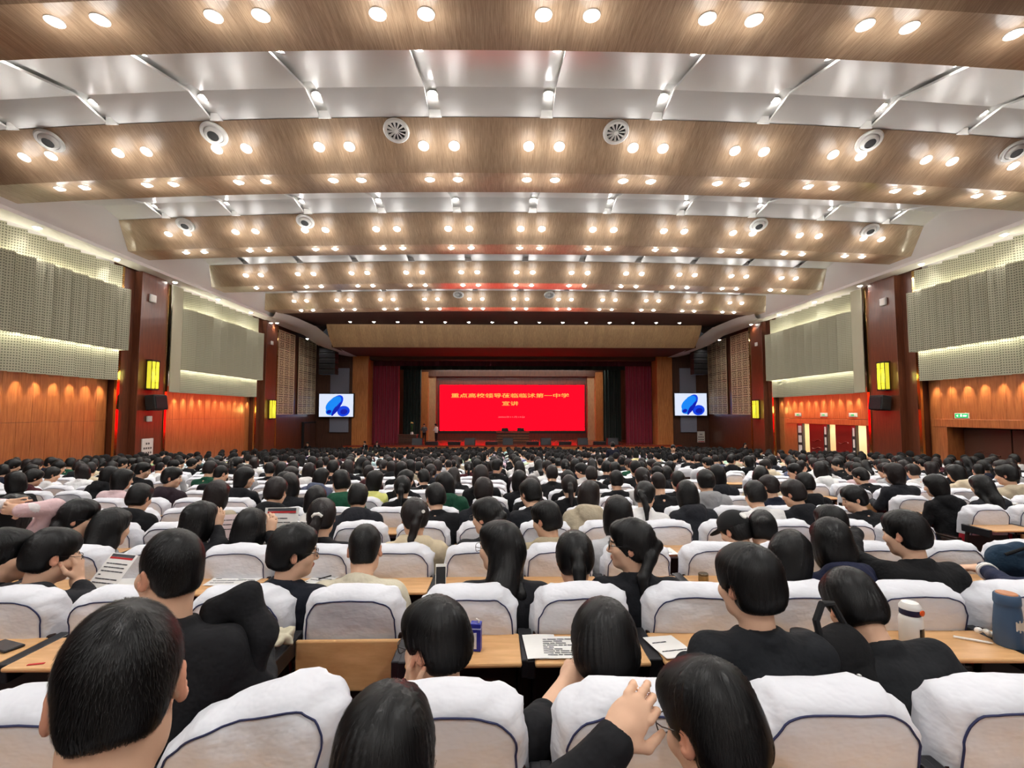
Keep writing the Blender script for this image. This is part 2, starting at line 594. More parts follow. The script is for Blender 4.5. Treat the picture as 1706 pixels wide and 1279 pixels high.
# coves along both side walls, with a light slot over the wall panels
for s, nm in ((-1, 'left'), (1, 'right')):
    pr = [(1.2, 5.75), (1.22, 5.86), (1.38, 6.02), (1.75, 6.38), (2.2, 6.8), (2.6, 7.1), (2.6, 7.25), (0.35, 7.25), (0.35, 6.2), (0.45, 5.78), (0.5, 5.75)]
    V, Fc = [], []
    for d in (D_BACK, 36.8):
        for (ins, z) in pr:
            V.append((side_x(s, ins), d, z))
    n = len(pr)
    for k in range(n):
        q = (k, (k + 1) % n, n + (k + 1) % n, n + k)
        Fc.append(q if s < 0 else q[::-1])
    Fc.append(tuple(range(n))); Fc.append(tuple(range(2 * n - 1, n - 1, -1)))
    tag(link('cornice_' + nm, mesh_np('cornice', V, Fc), M['cove_white']), 'white cove above the %s side wall' % nm, kind='structure')
    # swept end of the cove, turning in to the beam
    cols = 10
    path = [(28.6, 1.25, 5.76, 1.8, 6.1), (30.4, 1.2, 5.76, 2.3, 5.98), (32.0, 1.2, 5.74, 2.9, 5.72), (33.2, 1.2, 5.66, 3.2, 5.32), (34.1, 1.2, 5.5, 3.4, 4.9), (35.2, 1.2, 5.3, 3.45, 4.62), (39.5, 0.6, 5.2, 3.45, 4.55)]
    V, Fc = [], []
    for (d, i0, z0, i1, z1) in path:
        for k in range(cols + 1):
            t = k / cols
            V.append((side_x(s, i0 + (i1 - i0) * t), d + 0.25 * math.sin(t * 3.14), z0 + (z1 - z0) * t - 0.16 * math.sin(t * math.pi)))
    for j in range(len(path) - 1):
        for k in range(cols):
            a = j * (cols + 1) + k
            Fc.append((a, a + 1, a + cols + 2, a + cols + 1))
    tag(link('cornice_end_' + nm, mesh_np('cornice_end', V, Fc, True), M['cove_white']), 'white cove end sweeping in to the oak beam, %s side' % nm, kind='structure')

# ------------------------------------------------------------------ side walls
Z_PT, Z_PM = 5.72, 4.80             # top of the panels, seam of upper and middle tier


def strip_mesh(name, s, pts, z0, z1, th=0.03):
    """Upright board following a plan polyline of (inset, distance) points."""
    V, Fc, UV = [], [], []
    u = 0.0
    us = [0.0]
    for a, b in zip(pts, pts[1:]):
        u += math.hypot(a[0] - b[0], a[1] - b[1])
        us.append(u)
    n = len(pts)
    for off in (0.0, -th):
        for z in (z0, z1):
            for (ins, d) in pts:
                V.append((side_x(s, ins + off), d, z))
    uvv = []
    for off in range(2):
        for z in (z0, z1):
            for k in range(n):
                uvv.append((us[k], z))
    for k in range(n - 1):
        Fc.append((k, k + 1, n + k + 1, n + k))
        Fc.append((2 * n + k + 1, 2 * n + k, 3 * n + k, 3 * n + k + 1))
        Fc.append((k + 1, k, 2 * n + k, 2 * n + k + 1))
        Fc.append((n + k, n + k + 1, 3 * n + k + 1, 3 * n + k))
    Fc.append((0, n, 3 * n, 2 * n)); Fc.append((n - 1, 3 * n - 1, 4 * n - 1, 2 * n - 1)[::1])
    me = mesh_np(name, V, Fc)
    uvl = me.uv_layers.new(name='UVMap')
    for p in me.polygons:
        for li in p.loop_indices:
            uvl.data[li].uv = uvv[me.loops[li].vertex_index]
    return me


GROUPS = [  # first distance, number of panels, pitch, lower seam, bottom edge
    (13.13, 9, 0.63, 2.41, 1.26),
    (22.32, 11, 0.634, 1.95, 0.93)]
walls = {}
for s, nm in ((-1, 'left'), (1, 'right')):
    xa, xb = side_x(s, 0.0), side_x(s, -0.3)
    w = tag(MB().build('wall_' + nm, M['pillar_wood']), 'side wall with cream acoustic panels over wood boards, %s side' % nm, kind='structure')
    wb = MB()
    lo, hi = min(xa, xb), max(xa, xb)
    if s < 0:
        wb.box((lo, D_BACK, -4.5), (hi, D_PROS + .3, 7.3))
    else:   # openings for the doors
        wb.box((lo, D_BACK, -0.55), (hi, D_PROS + .3, 7.3))
        for (a, b) in ((D_BACK, 14.3), (18.46, 21.85), (28.35, D_PROS + .3)):
            wb.box((lo, a, -4.5), (hi, b, -0.55))
    w.data = wb.mesh('wall_' + nm, M['pillar_wood'])
    walls[s] = w
    for gi, (g0, n, pitch, zm, zb) in enumerate(GROUPS):
        for k in range(n):
            a, b = g0 + k * pitch, g0 + (k + 1) * pitch
            link('acoustic_panel', strip_mesh('upper_panel', s, [(0.03, a + .008), (0.46, b - .008)], Z_PM - 0.16, Z_PT), M['perf'], w)
            zz = [(0.50 + 0.22 * t + (0.0 if q % 2 == 0 else 0.11), a + .006 + (pitch - .012) * t) for q, t in enumerate((0, .26, .32, .58, .64, .90, .96))] + [(0.78, b - .006)]
            link('acoustic_panel', strip_mesh('middle_panel', s, zz, zm, Z_PM), M['ridge'] if gi else M['perf'], w)
            link('acoustic_panel', strip_mesh('lower_panel', s, [(0.03, a + .008), (0.46, b - .008)], zb, zm + 0.16), M['perf'], w)
            # small downlight behind each lower panel washing the boards below
            light('wall_washer', 'SPOT', (side_x(s, 0.30), (a + b) / 2, zb + 0.02), 130.0, (1.0, 0.82, 0.55), w,
                  rot=(0, -s * math.radians(17), 0), spot_size=math.radians(52), spot_blend=1.0, shadow_soft_size=0.03)
        for de in (g0 - 0.035, g0 + n * pitch + 0.005):     # boards closing the panel ends
            x0, x1 = side_x(s, 0.0), side_x(s, 0.50 if de < g0 else 0.79)
            MB().box((min(x0, x1), de, zm), (max(x0, x1), de + .03, Z_PM)).build('end_board', M['cream_board'], w)
        x0, x1 = side_x(s, 0.0), side_x(s, 0.02)
        MB().box((min(x0, x1), g0 - .1, zb + .1), (max(x0, x1), g0 + n * pitch + .1, 7.0)).build('panel_backing', M['cove_white'], w)
        L = n * pitch
        mid = g0 + L / 2
        light('panel_uplight', 'AREA', (side_x(s, 0.48), mid, Z_PM - 0.12), 74.0 * L / 6, (1.0, 0.98, 0.74), w,
              rot=(math.pi, s * math.radians(20), 0), shape='RECTANGLE', size=0.06, size_y=L)
        light('panel_downlight', 'AREA', (side_x(s, 0.48), mid, zm + 0.12), 62.0 * L / 6, (1.0, 0.98, 0.78), w,
              rot=(0, -s * math.radians(20), 0), shape='RECTANGLE', size=0.06, size_y=L)
        light('slot_light', 'AREA', (side_x(s, 0.2), mid, 6.4), 40.0 * L / 6, (0.97, 1.0, 0.92), w,
              rot=(0, s * math.radians(0), 0), shape='RECTANGLE', size=0.12, size_y=L)
    link('acoustic_panel', strip_mesh('plain_board', s, [(0.52, 21.6), (0.52, 22.28)], 0.93, Z_PT), M['cream_board'], w)
    # boards below the panels
    for (a, b, zt) in ((8.6, 18.84, 1.5), (21.6, 29.3, 1.2)):
        n = round((b - a) / 0.49)
        for k in range(n):
            da, db = a + (b - a) * k / n + .004, a + (b - a) * (k + 1) / n - .004
            zsplit = -0.32
            doors = s > 0 and ((14.3 < (da + db) / 2 < 18.46) or (21.85 < (da + db) / 2 < 28.35))
            x0, x1 = side_x(s, 0.0), side_x(s, 0.05)
            lo, hi = min(x0, x1), max(x0, x1)
            MB().box((lo, da, zsplit + .004), (hi, db, zt), 0.006).build('wall_board', M['wall_wood'], w)
            if not doors:
                MB().box((lo, da, -4.2), (hi, db, zsplit - .004), 0.006).build('wall_board', M['wall_wood'], w)

    def ibox(name, i0, i1, d0, d1, z0, z1, m, parent=w, bev=0.0):
        x0, x1 = side_x(s, i0), side_x(s, i1)
        return MB().box((min(x0, x1), d0, z0), (max(x0, x1), d1, z1), bev).build(name, m, parent)
    # lacquered pillars with brass strips
    for pi, (a, b, fa, fb_, which) in enumerate(((18.92, 21.56, 19.55, 21.0, 'near'), (29.35, 31.95, 29.9, 31.3, 'far'))):
        p = tag(MB().build('pillar_' + nm + ('' if pi == 0 else '_front'), M['pillar_wood']), 'red-brown lacquered wall pillar, %s one of the %s side' % (which, nm), kind='structure')
        pm = MB()
        x0, x1 = side_x(s, 0.02), side_x(s, 0.36)
        pm.box((min(x0, x1), a, -4.2), (max(x0, x1), b, 5.76), 0.01)
        p.data = pm.mesh('pillar', M['pillar_wood'])
        x0, x1 = side_x(s, 0.3), side_x(s, 0.66)
        MB().box((min(x0, x1), fa, -4.2), (max(x0, x1), fb_, 5.75), 0.012).build('pillar_facing', M['pillar_wood'], p)
        for dd in (a - 0.08, b - 0.06):
            x0, x1 = side_x(s, 0.3), side_x(s, 0.40)
            MB().box((min(x0, x1), dd, -3.9), (max(x0, x1), dd + 0.14, 5.74), 0.004).build('brass_strip', M['brass'], p)
    # lattice screens
    for gi, (d0, d1) in enumerate(((32.0, 35.2), (36.0, 39.2))):
        gname = ('near' if gi == 0 else 'far') + ' ' + nm
        z0, rows, cw = -0.1, 9, (d1 - d0) / 4
        rh = 0.635
        g = thing('lattice_screen', 'gold square-lattice wall screen, %s one on the %s wall' % ('nearer' if gi == 0 else 'further', nm), 'lattice screen',
                  (side_x(s, 0.06), (d0 + d1) / 2, z0), 0, 'lattice screens')
        MB().box((-0.03, d0 - (d0 + d1) / 2, 0), (0.03, d1 - (d0 + d1) / 2, rows * rh)).build('backing', M['lattice_back'], g)
        if gi == 0 and s == -1:
            # one tile: frame and a squared spiral
            t = MB()
            W, H, th = cw, rh, 0.035
            def bar(y0, z0_, y1, z1_, w_=0.05):
                t.box((-0.02, min(y0, y1) - w_ / 2, min(z0_, z1_) - w_ / 2), (0.02, max(y0, y1) + w_ / 2, max(z0_, z1_) + w_ / 2))
            for (a, b, c, d) in ((-W / 2, -H / 2, W / 2, -H / 2), (-W / 2, H / 2, W / 2, H / 2), (-W / 2, -H / 2, -W / 2, H / 2), (W / 2, -H / 2, W / 2, H / 2)):
                bar(a, b, c, d, 0.075)
            q = 0.30
            for fy, fz in ((1, 1), (-1, -1)):
                bar(-q * W * fy, 0, q * W * fy, 0) if fy == 1 else bar(0, -q * H, 0, q * H)
            for fy in (-1, 1):
                for fz in (-1, 1):
                    bar(fy * q * W, fz * q * H, fy * q * W * .35, fz * q * H)
                    bar(fy * q * W, fz * q * H, fy * q * W, fz * q * H * .4)
            TILE = t.mesh('lattice_tile', M['gold'])
        for r in range(rows):
            for c in range(4):
                o = link('lattice_tile', TILE, None, g, (-s * 0.05, d0 - (d0 + d1) / 2 + cw * (c + .5), rh * (r + .5)))

wb = bx('wall_back', (xl, D_BACK - .3, -3), (xr, D_BACK, 7.4), M['cove_white'])
tag(wb, 'plain pale wall at the back of the hall', kind='structure')

# ------------------------------------------------------------------ front wall, stage opening
OPEN_H, PIL_H = 11.87, 13.15
for s, nm in ((-1, 'left'), (1, 'right')):
    x0, x1 = XC + s * PIL_H, XC + s * (HW + .2)
    tag(bx('wall_front_' + nm, (min(x0, x1), D_PROS, -4.2), (max(x0, x1), D_PROS + .4, 5.6), M['brown_wall']), 'dark walnut front wall beside the stage, %s part' % nm, kind='structure')
    x0, x1 = XC + s * OPEN_H, XC + s * PIL_H
    p = tag(bx('pillar_stage_' + nm, (min(x0, x1), D_PROS - 0.25, -4.2), (max(x0, x1), D_PROS + 1.2, 4.7), M['stage_wood'], None, 0.03), 'amber wood pillar framing the stage opening, %s side' % nm, kind='structure')
tag(bx('wall_front_top', (XC - PIL_H, D_PROS + .1, 4.35), (XC + PIL_H, D_PROS + 1.0, 5.6), M['dark_soffit']), 'dark header above the stage opening', kind='structure')
Z_ST = -2.62
tag(bx('stage_floor', (XC - 13.6, 38.7, Z_ST - 0.12), (XC + 13.6, 50.0, Z_ST), M['stage_floor']), 'polished stage floor reflecting the red screen', kind='structure')
sf = tag(bx('stage_front', (XC - 13.6, 38.75, -4.2), (XC + 13.6, 39.0, Z_ST - 0.12), M['stage_wood']), 'amber wood front of the stage', kind='structure')
for k in range(24):
    a = XC - 13.6 + 27.2 * k / 24
    MB().box((a + .01, 38.70, -4.1), (a + 27.2 / 24 - .01, 38.75, Z_ST - 0.13), 0.006).build('front_board', M['stage_wood'], sf)
D_SB = 46.6
tag(bx('wall_stage_back', (XC - 14, D_SB, -4.2), (XC + 14, D_SB + .3, 6.5), M['pillar_wood']), 'red-brown rear wall of the stage', kind='structure')
for s, nm in ((-1, 'left'), (1, 'right')):
    x0 = XC + s * 13.6
    tag(bx('wall_stage_' + nm, (min(x0, x0 + s * .3), D_PROS + .4, -4.2), (max(x0, x0 + s * .3), D_SB, 6.5), M['black']), 'black side wall of the stage, %s side' % nm, kind='structure')
    # inner timber returns framing the rear wall
    for (a, b, d, mm) in ((7.95, 8.7, 45.6, M['stage_wood']), (7.3, 7.95, 46.1, M['beam_wood'])):
        xa, xb_ = XC + s * a, XC + s * b
        tag(bx('trim_stage_' + nm, (min(xa, xb_), d, Z_ST), (max(xa, xb_), D_SB, 3.85), mm), 'timber return beside the stage rear wall, %s side' % nm, kind='structure')
tag(bx('trim_stage_top', (XC - 8.7, 45.7, 3.45), (XC + 8.7, D_SB, 3.95), M['pillar_wood']), 'timber header above the stage rear wall', kind='structure')
tag(bx('ceiling_stage', (XC - 14, D_PROS + .3, 6.2), (XC + 14, D_SB + .3, 6.5), M['black']), 'black fly ceiling above the stage', kind='structure')


def curtain(name, label, x0, x1, d, z0, z1, m, folds, amp=0.13, group='stage curtains'):
    n = folds * 8
    V, Fc = [], []
    for k in range(n + 1):
        t = k / n
        x = x0 + (x1 - x0) * t
        y = d + amp * math.sin(2 * math.pi * folds * t) + 0.03 * math.sin(17 * t)
        for j, z in enumerate((z0, (z0 + z1) / 2, z1)):
            V.append((x, y * 1.0 + (0.02 * math.sin(5 * t * folds) if j == 0 else 0), z))
    m2 = len(V)
    V += [(a, b + 0.03, c) for (a, b, c) in V]
    for k in range(n):
        for j in range(2):
            a = k * 3 + j
            Fc.append((a, a + 3, a + 4, a + 1))
            Fc.append((m2 + a, m2 + a + 1, m2 + a + 4, m2 + a + 3))
    return tag(link(name, mesh_np(name, V, Fc, True), m), label, 'curtain', group)


for s, nm in ((-1, 'left'), (1, 'right')):
    a, b = sorted((XC + s * 11.9, XC + s * 9.65))
    curtain('stage_curtain', 'wine-red pleated velvet stage curtain, %s side of the stage' % nm, a, b, 41.0, Z_ST + 0.02, 4.6, M['curtain_red'], 7)
    a, b = sorted((XC + s * 9.75, XC + s * 8.15))
    curtain('stage_curtain', 'dark green pleated stage curtain behind the %s red one' % nm, a, b, 43.0, Z_ST + 0.02, 4.6, M['curtain_green'], 6)
curtain('stage_valance', 'maroon pleated valance across the top of the stage', XC - 11.8, XC + 11.8, 40.75, 3.95, 6.19, M['valance'], 40, 0.06)
curtain('stage_valance', 'dark green upper border behind the maroon valance', XC - 11.8, XC + 11.8, 42.3, 3.75, 6.19, M['curtain_green'], 36, 0.06)

# ------------------------------------------------------------------ doors
def door_right():
    X = side_x(1, 0.0)
    # lit corridor behind the three open double doors
    c = tag(MB().build('corridor', M['cream']), 'bright cream corridor beyond the open double doors', kind='structure')
    cm = MB()
    cm.box((X + 2.4, 21.0, -4.2), (X + 2.5, 29.2, -0.3)).box((X + .3, 21.0, -0.5), (X + 2.5, 29.2, -0.4)).box((X + .3, 21.0, -4.2), (X + 2.5, 21.1, -0.3)).box((X + .3, 29.1, -4.2), (X + 2.5, 29.2, -.3))
    cm.box((X + .3, 21.0, -4.2), (X + 2.5, 29.2, -4.1))
    c.data = cm.mesh('corridor', M['cream'])
    light('corridor_lamp', 'AREA', (X + 1.4, 25.1, -0.56), 190, (1.0, .88, .7), c, rot=(0, 0, 0), shape='RECTANGLE', size=1.2, size_y=7.0)
    n = 0
    for (a, b) in ((25.3, 26.5), (23.24, 24.4), (21.86, 22.3)):
        n += 1
        d = tag(bx('door_%d' % n, (X - .02, a, -4.1), (X + .06, b, -0.62), M['door_red'], None, 0.01), 'dark red door leaf beside a lit gap, %s of three along the right wall' % ordw(n), kind='structure')
        for k in range(5):
            zc = -3.2 + k * 0.42
            mm = MB()
            pts = [(X - .035, a + (b - a) * (.2 + .6 * t / 8), zc + 0.06 * math.sin(t / 8 * 6.28)) for t in range(9)]
            mm.tube(pts, 0.022, 6).build('carved_wave', M['door_red'], d)
        mm = MB().tube([(X - .06, a + .1, -2.9), (X - .06, a + .1, -2.3)], 0.02, 8)
        mm.build('handle', M['brass'], d)
    for k, (a, b) in enumerate(((27.1, 27.55), (25.0, 25.3), (22.96, 23.24))):
        p = tag(bx('trim_%d' % (k + 1), (X - .03, a, -4.1), (X + .12, b, -0.62), M['glass_dark'], None, 0.01), 'dark mirrored door post between the open doors, %s along the right wall' % ordw(k + 1), kind='structure')
        for z in np.arange(-3.9, -0.8, 0.55):
            bx('mirror_plate', (X - .035, a + .08, z), (X - .028, b - .08, z + .4), M['white_plastic'], p)
    tag(bx('trim_4', (X - .06, 27.55, -4.1), (X + .3, 28.4, -0.62), M['wall_wood'], None, .01), 'orange wood jamb beside the open doors', kind='structure')
    tag(bx('trim_5', (X - .10, 21.7, -0.62), (X + .02, 28.5, -0.34), M['wall_wood'], None, .01), 'orange wood header above the three open doors', kind='structure')
    # closed carved double door nearer the camera
    tag(bx('trim_6', (X - .12, 14.0, -0.55), (X + .02, 18.75, -0.25), M['wall_wood'], None, .01), 'orange wood header above the carved brown door', kind='structure')
    tag(bx('trim_7', (X - .10, 18.1, -4.1), (X + .7, 18.75, -0.55), M['wall_wood'], None, .01), 'orange wood jamb beside the carved brown door', kind='structure')
    for k, (a, b) in enumerate(((16.35, 18.05), (14.6, 16.3))):
        d = tag(bx('door_%d' % (4 + k), (X + .5, a, -4.1), (X + .58, b, -0.6), M['door_brown'], None, .012), 'closed brown carved door leaf, %s of the pair on the right wall' % ('further' if k == 0 else 'nearer'), kind='structure')
        for q in range(6):
            zc = -1.55 - q * 0.33
            pts = [(X + .49, a + (b - a) * (.22 + .56 * t / 12), zc + 0.12 * math.sin(math.pi * t / 12 * 1.0) - 0.05 * math.sin(2 * math.pi * t / 12)) for t in range(13)]
            MB().tube(pts, 0.035, 6).build('carved_wave', M['door_brown'], d)
        MB().tube([(X + .44, a + .14, -2.6), (X + .44, a + .14, -2.0)], 0.02, 8).build('handle', M['brass'], d)
    tag(bx('door_recess', (X + .6, 14.0, -4.2), (X + .9, 19.0, -0.3), M['black']), 'dark recess behind the carved brown door', kind='structure')
    tag(bx('door_recess_top', (X + .02, 14.0, -0.55), (X + .9, 19.0, -0.5), M['pillar_wood']), 'underside of the carved door recess', kind='structure')


door_right()
XL = side_x(-1, 0.0)
d = tag(bx('door_6', (XL + .01, 37.0, -4.1), (XL + .16, 39.4, -0.72), M['black'], None, .01), 'dark doorway at the far end of the left wall', kind='structure')
bx('door_leaf', (XL + .16, 37.15, -4.0), (XL + .2, 38.2, -0.85), M['brown_wall'], d)
bx('door_leaf', (XL + .16, 38.25, -4.0), (XL + .2, 39.3, -0.85), M['brown_wall'], d)

# ------------------------------------------------------------------ ceiling lamps
RING = MB().lathe([(0.092, 0.005), (0.092, -0.012), (0.132, -0.016), (0.135, 0.004)], 20).mesh('trim_ring', M['lamp_trim'], True)
LENS = MB().lathe([(0.094, 0.0), (0.085, -0.024), (0.06, -0.05), (0.026, -0.066), (0.004, -0.07)], 16).mesh('lens', M['lens'], True)


def downlight(p, tilt, label, group, power=LAMP_W, size=1.0, off=0.08):
    o = thing('ceiling_downlight', label, 'downlight', p, 0, group)
    o.rotation_euler = (tilt, 0, 0)
    o.scale = (size, size, size)
    link('trim_ring', RING, None, o)
    link('lens', LENS, None, o)
    if power:
        light('lamp_bulb', 'SPOT', (0, 0, -off), power, WARM, o, rot=(-tilt, 0, 0), shadow_soft_size=0.06, spot_size=math.radians(150), spot_blend=0.8)
    return o


BAND = {3: 'nearest', 4: 'second', 5: 'third', 6: 'fourth', 7: 'fifth'}
face_tilt = -math.atan2(Z_FACE - Z_SOF, 1.255)
for i, e in enumerate(EDGES):
    for kind in ('face', 'soffit'):
        for c, xc in enumerate(COLS):
            for q in (-1, 1):
                x = xc + q * 0.364
                if kind == 'soffit':
                    p = (x, e - 0.73 + bow(x), Z_SOF)
                    tilt = 0.0
                else:
                    dd = e - 1.70
                    z = Z_SOF + (e - 1.055 - dd) / 1.255 * (Z_FACE - Z_SOF)
                    p = (x, dd + bow(x), z)
                    tilt = face_tilt
                vis = p[1] > 1 and -30 < proj(p)[0] < PW + 30 and -30 < proj(p)[1]
                if not vis:
                    if kind == 'soffit' and c % 2 == 0 and q == 1:       # bands overhead and behind, out of the picture
                        downlight(p, tilt, '%s downlight from the left in the %s wood band overhead, out of the picture' % (ordw(c + 1), ordw(i + 1)), 'downlights behind the camera', LAMP_W * 9.0)
                    continue
                n = c + 1
                dl = downlight(p, tilt, '%s downlight of %s pair from left, %s row, %s wood ceiling band' %
                          ('left' if q < 0 else 'right', ordw(n), 'sloping' if kind == 'face' else 'flat', BAND.get(i, 'rear')), 'ceiling downlights')
                light('ceiling_fill', 'POINT', (0, 0, -0.32), FILL_W, WARM, dl, shadow_soft_size=0.2)   # added fill light hung under the lamp, lifts the ceiling around it
for i in (2, 3, 4):
    e = EDGES[i]
    for c, xc in enumerate(COLS):
        for q, dd in enumerate((0.62, 2.33)):
            d = e + dd
            z = (Z_WSTART + (Z_CREASE - Z_WSTART) * (dd - .03) / 1.97) if dd < 2.0 else Z_CREASE - (dd - 2.0) / .835 * (Z_CREASE - Z_FACE)
            p = (xc, d + bow(xc), z + 0.135)
            if p[1] < 1 or not (-30 < proj(p)[0] < PW + 30 and -30 < proj(p)[1]):
                continue
            sl = downlight(p, 0.0, '%s lamp in the %s light slot from the left, %s white ceiling recess' %
                      ('near' if q == 0 else 'far', ordw(c + 1), BAND.get(i + 1, 'rear')), 'slot downlights', LAMP_W * 0.5, 0.85, 0.08)
            light('slot_glow', 'POINT', (0, 0, -0.085), FILL_W * 0.55, WARM, sl, shadow_soft_size=0.05)
for k in range(15):
    x = XC - 11.0 + 22.0 * k / 14
    downlight((x, 31.75, 6.02), 0, '%s single downlight from the left in the dark soffit before the stage' % ordw(k + 1), 'soffit downlights', LAMP_W * 3.0)
for s, nm in ((-1, 'left'), (1, 'right')):
    for k, d in enumerate((14.9, 18.0, 21.2, 24.4, 27.6, 30.8, 34.0, 36.4)):
        if d < 33:
            p = (side_x(s, 0.85), d, 5.75)
        else:
            p = (side_x(s, 1.5), d, 5.22 - (0.08 if d > 35 else 0))
        downlight(p, 0, '%s downlight from the camera under the %s cove' % (ordw(k + 1), nm), 'cove downlights', LAMP_W)

# round air diffusers
def diffuser(x, y, d, blades, label):
    e = min(EDGES, key=lambda q: abs((q - 1.9) - d))
    dd = e - 2.05
    p0 = at(x, y, d)
    X = p0.x
    z = Z_SOF + (e - 1.055 - dd) / 1.255 * (Z_FACE - Z_SOF)
    o = thing('air_diffuser', label, 'air vent', (X, dd + bow(X), z - 0.01), 0, 'round ceiling air diffusers')
    o.rotation_euler = (face_tilt, 0, 0)
    R = 0.30
    MB().lathe([(R * .70, 0.0), (R * .72, -0.05), (R * .9, -0.06), (R, -0.03), (R, 0.0)], 32).build('flange', M['vent_white'], o, True)
    MB().lathe([(R * .70, -0.012), (0.01, -0.010)], 24).build('throat', M['vent_dark'], o)
    if blades:
        hub = MB().lathe([(0.05, -0.02), (0.05, -0.055), (0.01, -0.06)], 16).build('hub', M['vent_white'], o, True)
        for k in range(12):
            q = 2 * math.pi * k / 12
            R3 = Matrix.Rotation(q, 3, 'Z')
            V = [R3 @ Vector(v) for v in ((0.05, -.018, -.045), (R * .71, -.038, -.045), (R * .71, .012, -.028), (0.05, .008, -.028), (0.05, -.018, -.038), (R * .71, -.038, -.038), (R * .71, .012, -.02), (0.05, .008, -.02))]
            MB().add(V, [(0, 3, 2, 1), (4, 5, 6, 7), (0, 1, 5, 4), (1, 2, 6, 5), (2, 3, 7, 6), (3, 0, 4, 7)]).build('blade', M['vent_white'], o)
    else:
        MB().lathe([(R * .70, -0.02), (R * .62, -0.075), (R * .5, -.10), (R * .42, -0.105), (R * .40, -0.03)], 28).build('nozzle', M['vent_white'], o, True)
        MB().lathe([(R * .41, -0.095), (0.01, -0.085)], 20).build('nozzle_mouth', M['vent_dark'], o)
    return o


for (x, y, d, bl, lab) in ((45, 228, 10.8, 0, 'round white nozzle air vent at the far left of the second wood band'),
                           (349, 217, 10.8, 0, 'round white nozzle air vent second from the left, second wood band'),
                           (661, 219, 10.8, 1, 'round bladed white air vent left of centre, second wood band'),
                           (1025, 221, 10.8, 1, 'round bladed white air vent right of centre, second wood band'),
                           (1453, 235, 10.9, 0, 'round white nozzle air vent at the right of the second wood band'),
                           (1703, 268, 11.2, 0, 'round white nozzle air vent cut by the right picture edge, second wood band'),
                           (296, 373, 16.1, 0, 'round white nozzle air vent leftmost on the third wood band'),
                           (506, 369, 16.0, 0, 'round white nozzle air vent left of centre, third wood band'),
                           (1265, 375, 16.1, 0, 'round white nozzle air vent right of centre, third wood band'),
                           (1461, 380, 16.2, 0, 'round white nozzle air vent rightmost on the third wood band'),
                           (764, 492, 26.3, 1, 'small round bladed air vent left of centre, last wood band'),
                           (915, 491, 26.3, 1, 'small round bladed air vent right of centre, last wood band')):
    diffuser(x, y, d, bl, lab)

# ------------------------------------------------------------------ stage screen and writing
def text_mesh(body, width, height, name, m, parent, loc, bold=0.0):
    """Letters as thin solid shapes standing upright, facing the audience, centred on loc and stretched to width x height."""
    cu = bpy.data.curves.new(name, 'FONT')
    cu.body = body
    cu.extrude = 0.01
    cu.offset = bold
    cu.resolution_u = 2
    tmp = bpy.data.objects.new(name, cu)
    COL.objects.link(tmp)
    dg = bpy.context.evaluated_depsgraph_get()
    me = bpy.data.meshes.new_from_object(tmp.evaluated_get(dg))
    bpy.data.objects.remove(tmp)
    bpy.data.curves.remove(cu)
    n = len(me.vertices)
    if n == 0:
        return None
    co = np.empty(n * 3, dtype=np.float32)
    me.vertices.foreach_get('co', co)
    co = co.reshape(-1, 3)
    lo, hi = co.min(0), co.max(0)
    out = np.empty_like(co)
    out[:, 0] = (co[:, 0] - (lo[0] + hi[0]) / 2) / max(hi[0] - lo[0], 1e-6) * width
    out[:, 2] = (co[:, 1] - (lo[1] + hi[1]) / 2) / max(hi[1] - lo[1], 1e-6) * height
    out[:, 1] = -co[:, 2]
    me.vertices.foreach_set('co', out.ravel())
    me.update()
    me.materials.clear()
    me.materials.append(m)
    return link(name, me, None, parent, loc)


DS = 46.2
pa, pb_ = at(733, 641, DS), at(974, 717, DS)
SX0, SX1, SZ1, SZ0 = pa.x, pb_.x, pa.z, pb_.z
SCX, SCZ = (SX0 + SX1) / 2, (SZ0 + SZ1) / 2
scr = thing('led_screen', 'huge red LED screen with gold Chinese title at the back of the stage', 'screen', (SCX, DS, SZ0))
hw, hh = (SX1 - SX0) / 2, (SZ1 - SZ0)
bx('screen_face', (-hw, 0, 0), (hw, .06, hh), M['screen_red'], scr)
fm = MB()
fm.box((-hw - .12, -.03, -.28), (hw + .12, .1, -.0)).box((-hw - .1, -.02, hh), (hw + .1, .1, hh + .08)).box((-hw - .1, -.02, 0), (-hw, .1, hh)).box((hw, -.02, 0), (hw + .1, .1, hh))
fm.build('screen_frame', M['black'], scr)
kpx = DS / F_PX
def spx(x): return (x - 853.5) * kpx
def spz(y): return (717 - y) * kpx
text_mesh('重点高校领导莅临临沭第一中学', 196 * kpx, 7.4 * kpx, 'screen_title', M['screen_gold'], scr, (spx(850), -.012, spz(658.8)), 0.012)
text_mesh('宣讲', 27 * kpx, 7.2 * kpx, 'screen_subtitle', M['screen_gold'], scr, (spx(850), -.012, spz(672.0)), 0.012)
text_mesh('2024年11月19日', 44 * kpx, 2.8 * kpx, 'screen_date', M['screen_pink'], scr, (spx(852), -.012, spz(694.5)), 0.0)


def blob(mb, cx, cz, rx, rz, ang, y, n=28, th=.01):
    V = []
    for yy in (y, y + th):
        for k in range(n):
            q = 2 * math.pi * k / n
            a, b = rx * math.cos(q), rz * math.sin(q)
            V.append((cx + a * math.cos(ang) - b * math.sin(ang), yy, cz + a * math.sin(ang) + b * math.cos(ang)))
    Fc = [tuple(range(n)), tuple(range(2 * n - 1, n - 1, -1))]
    for k in range(n):
        Fc.append((k, n + k, n + (k + 1) % n, (k + 1) % n))
    mb.add(V, Fc)


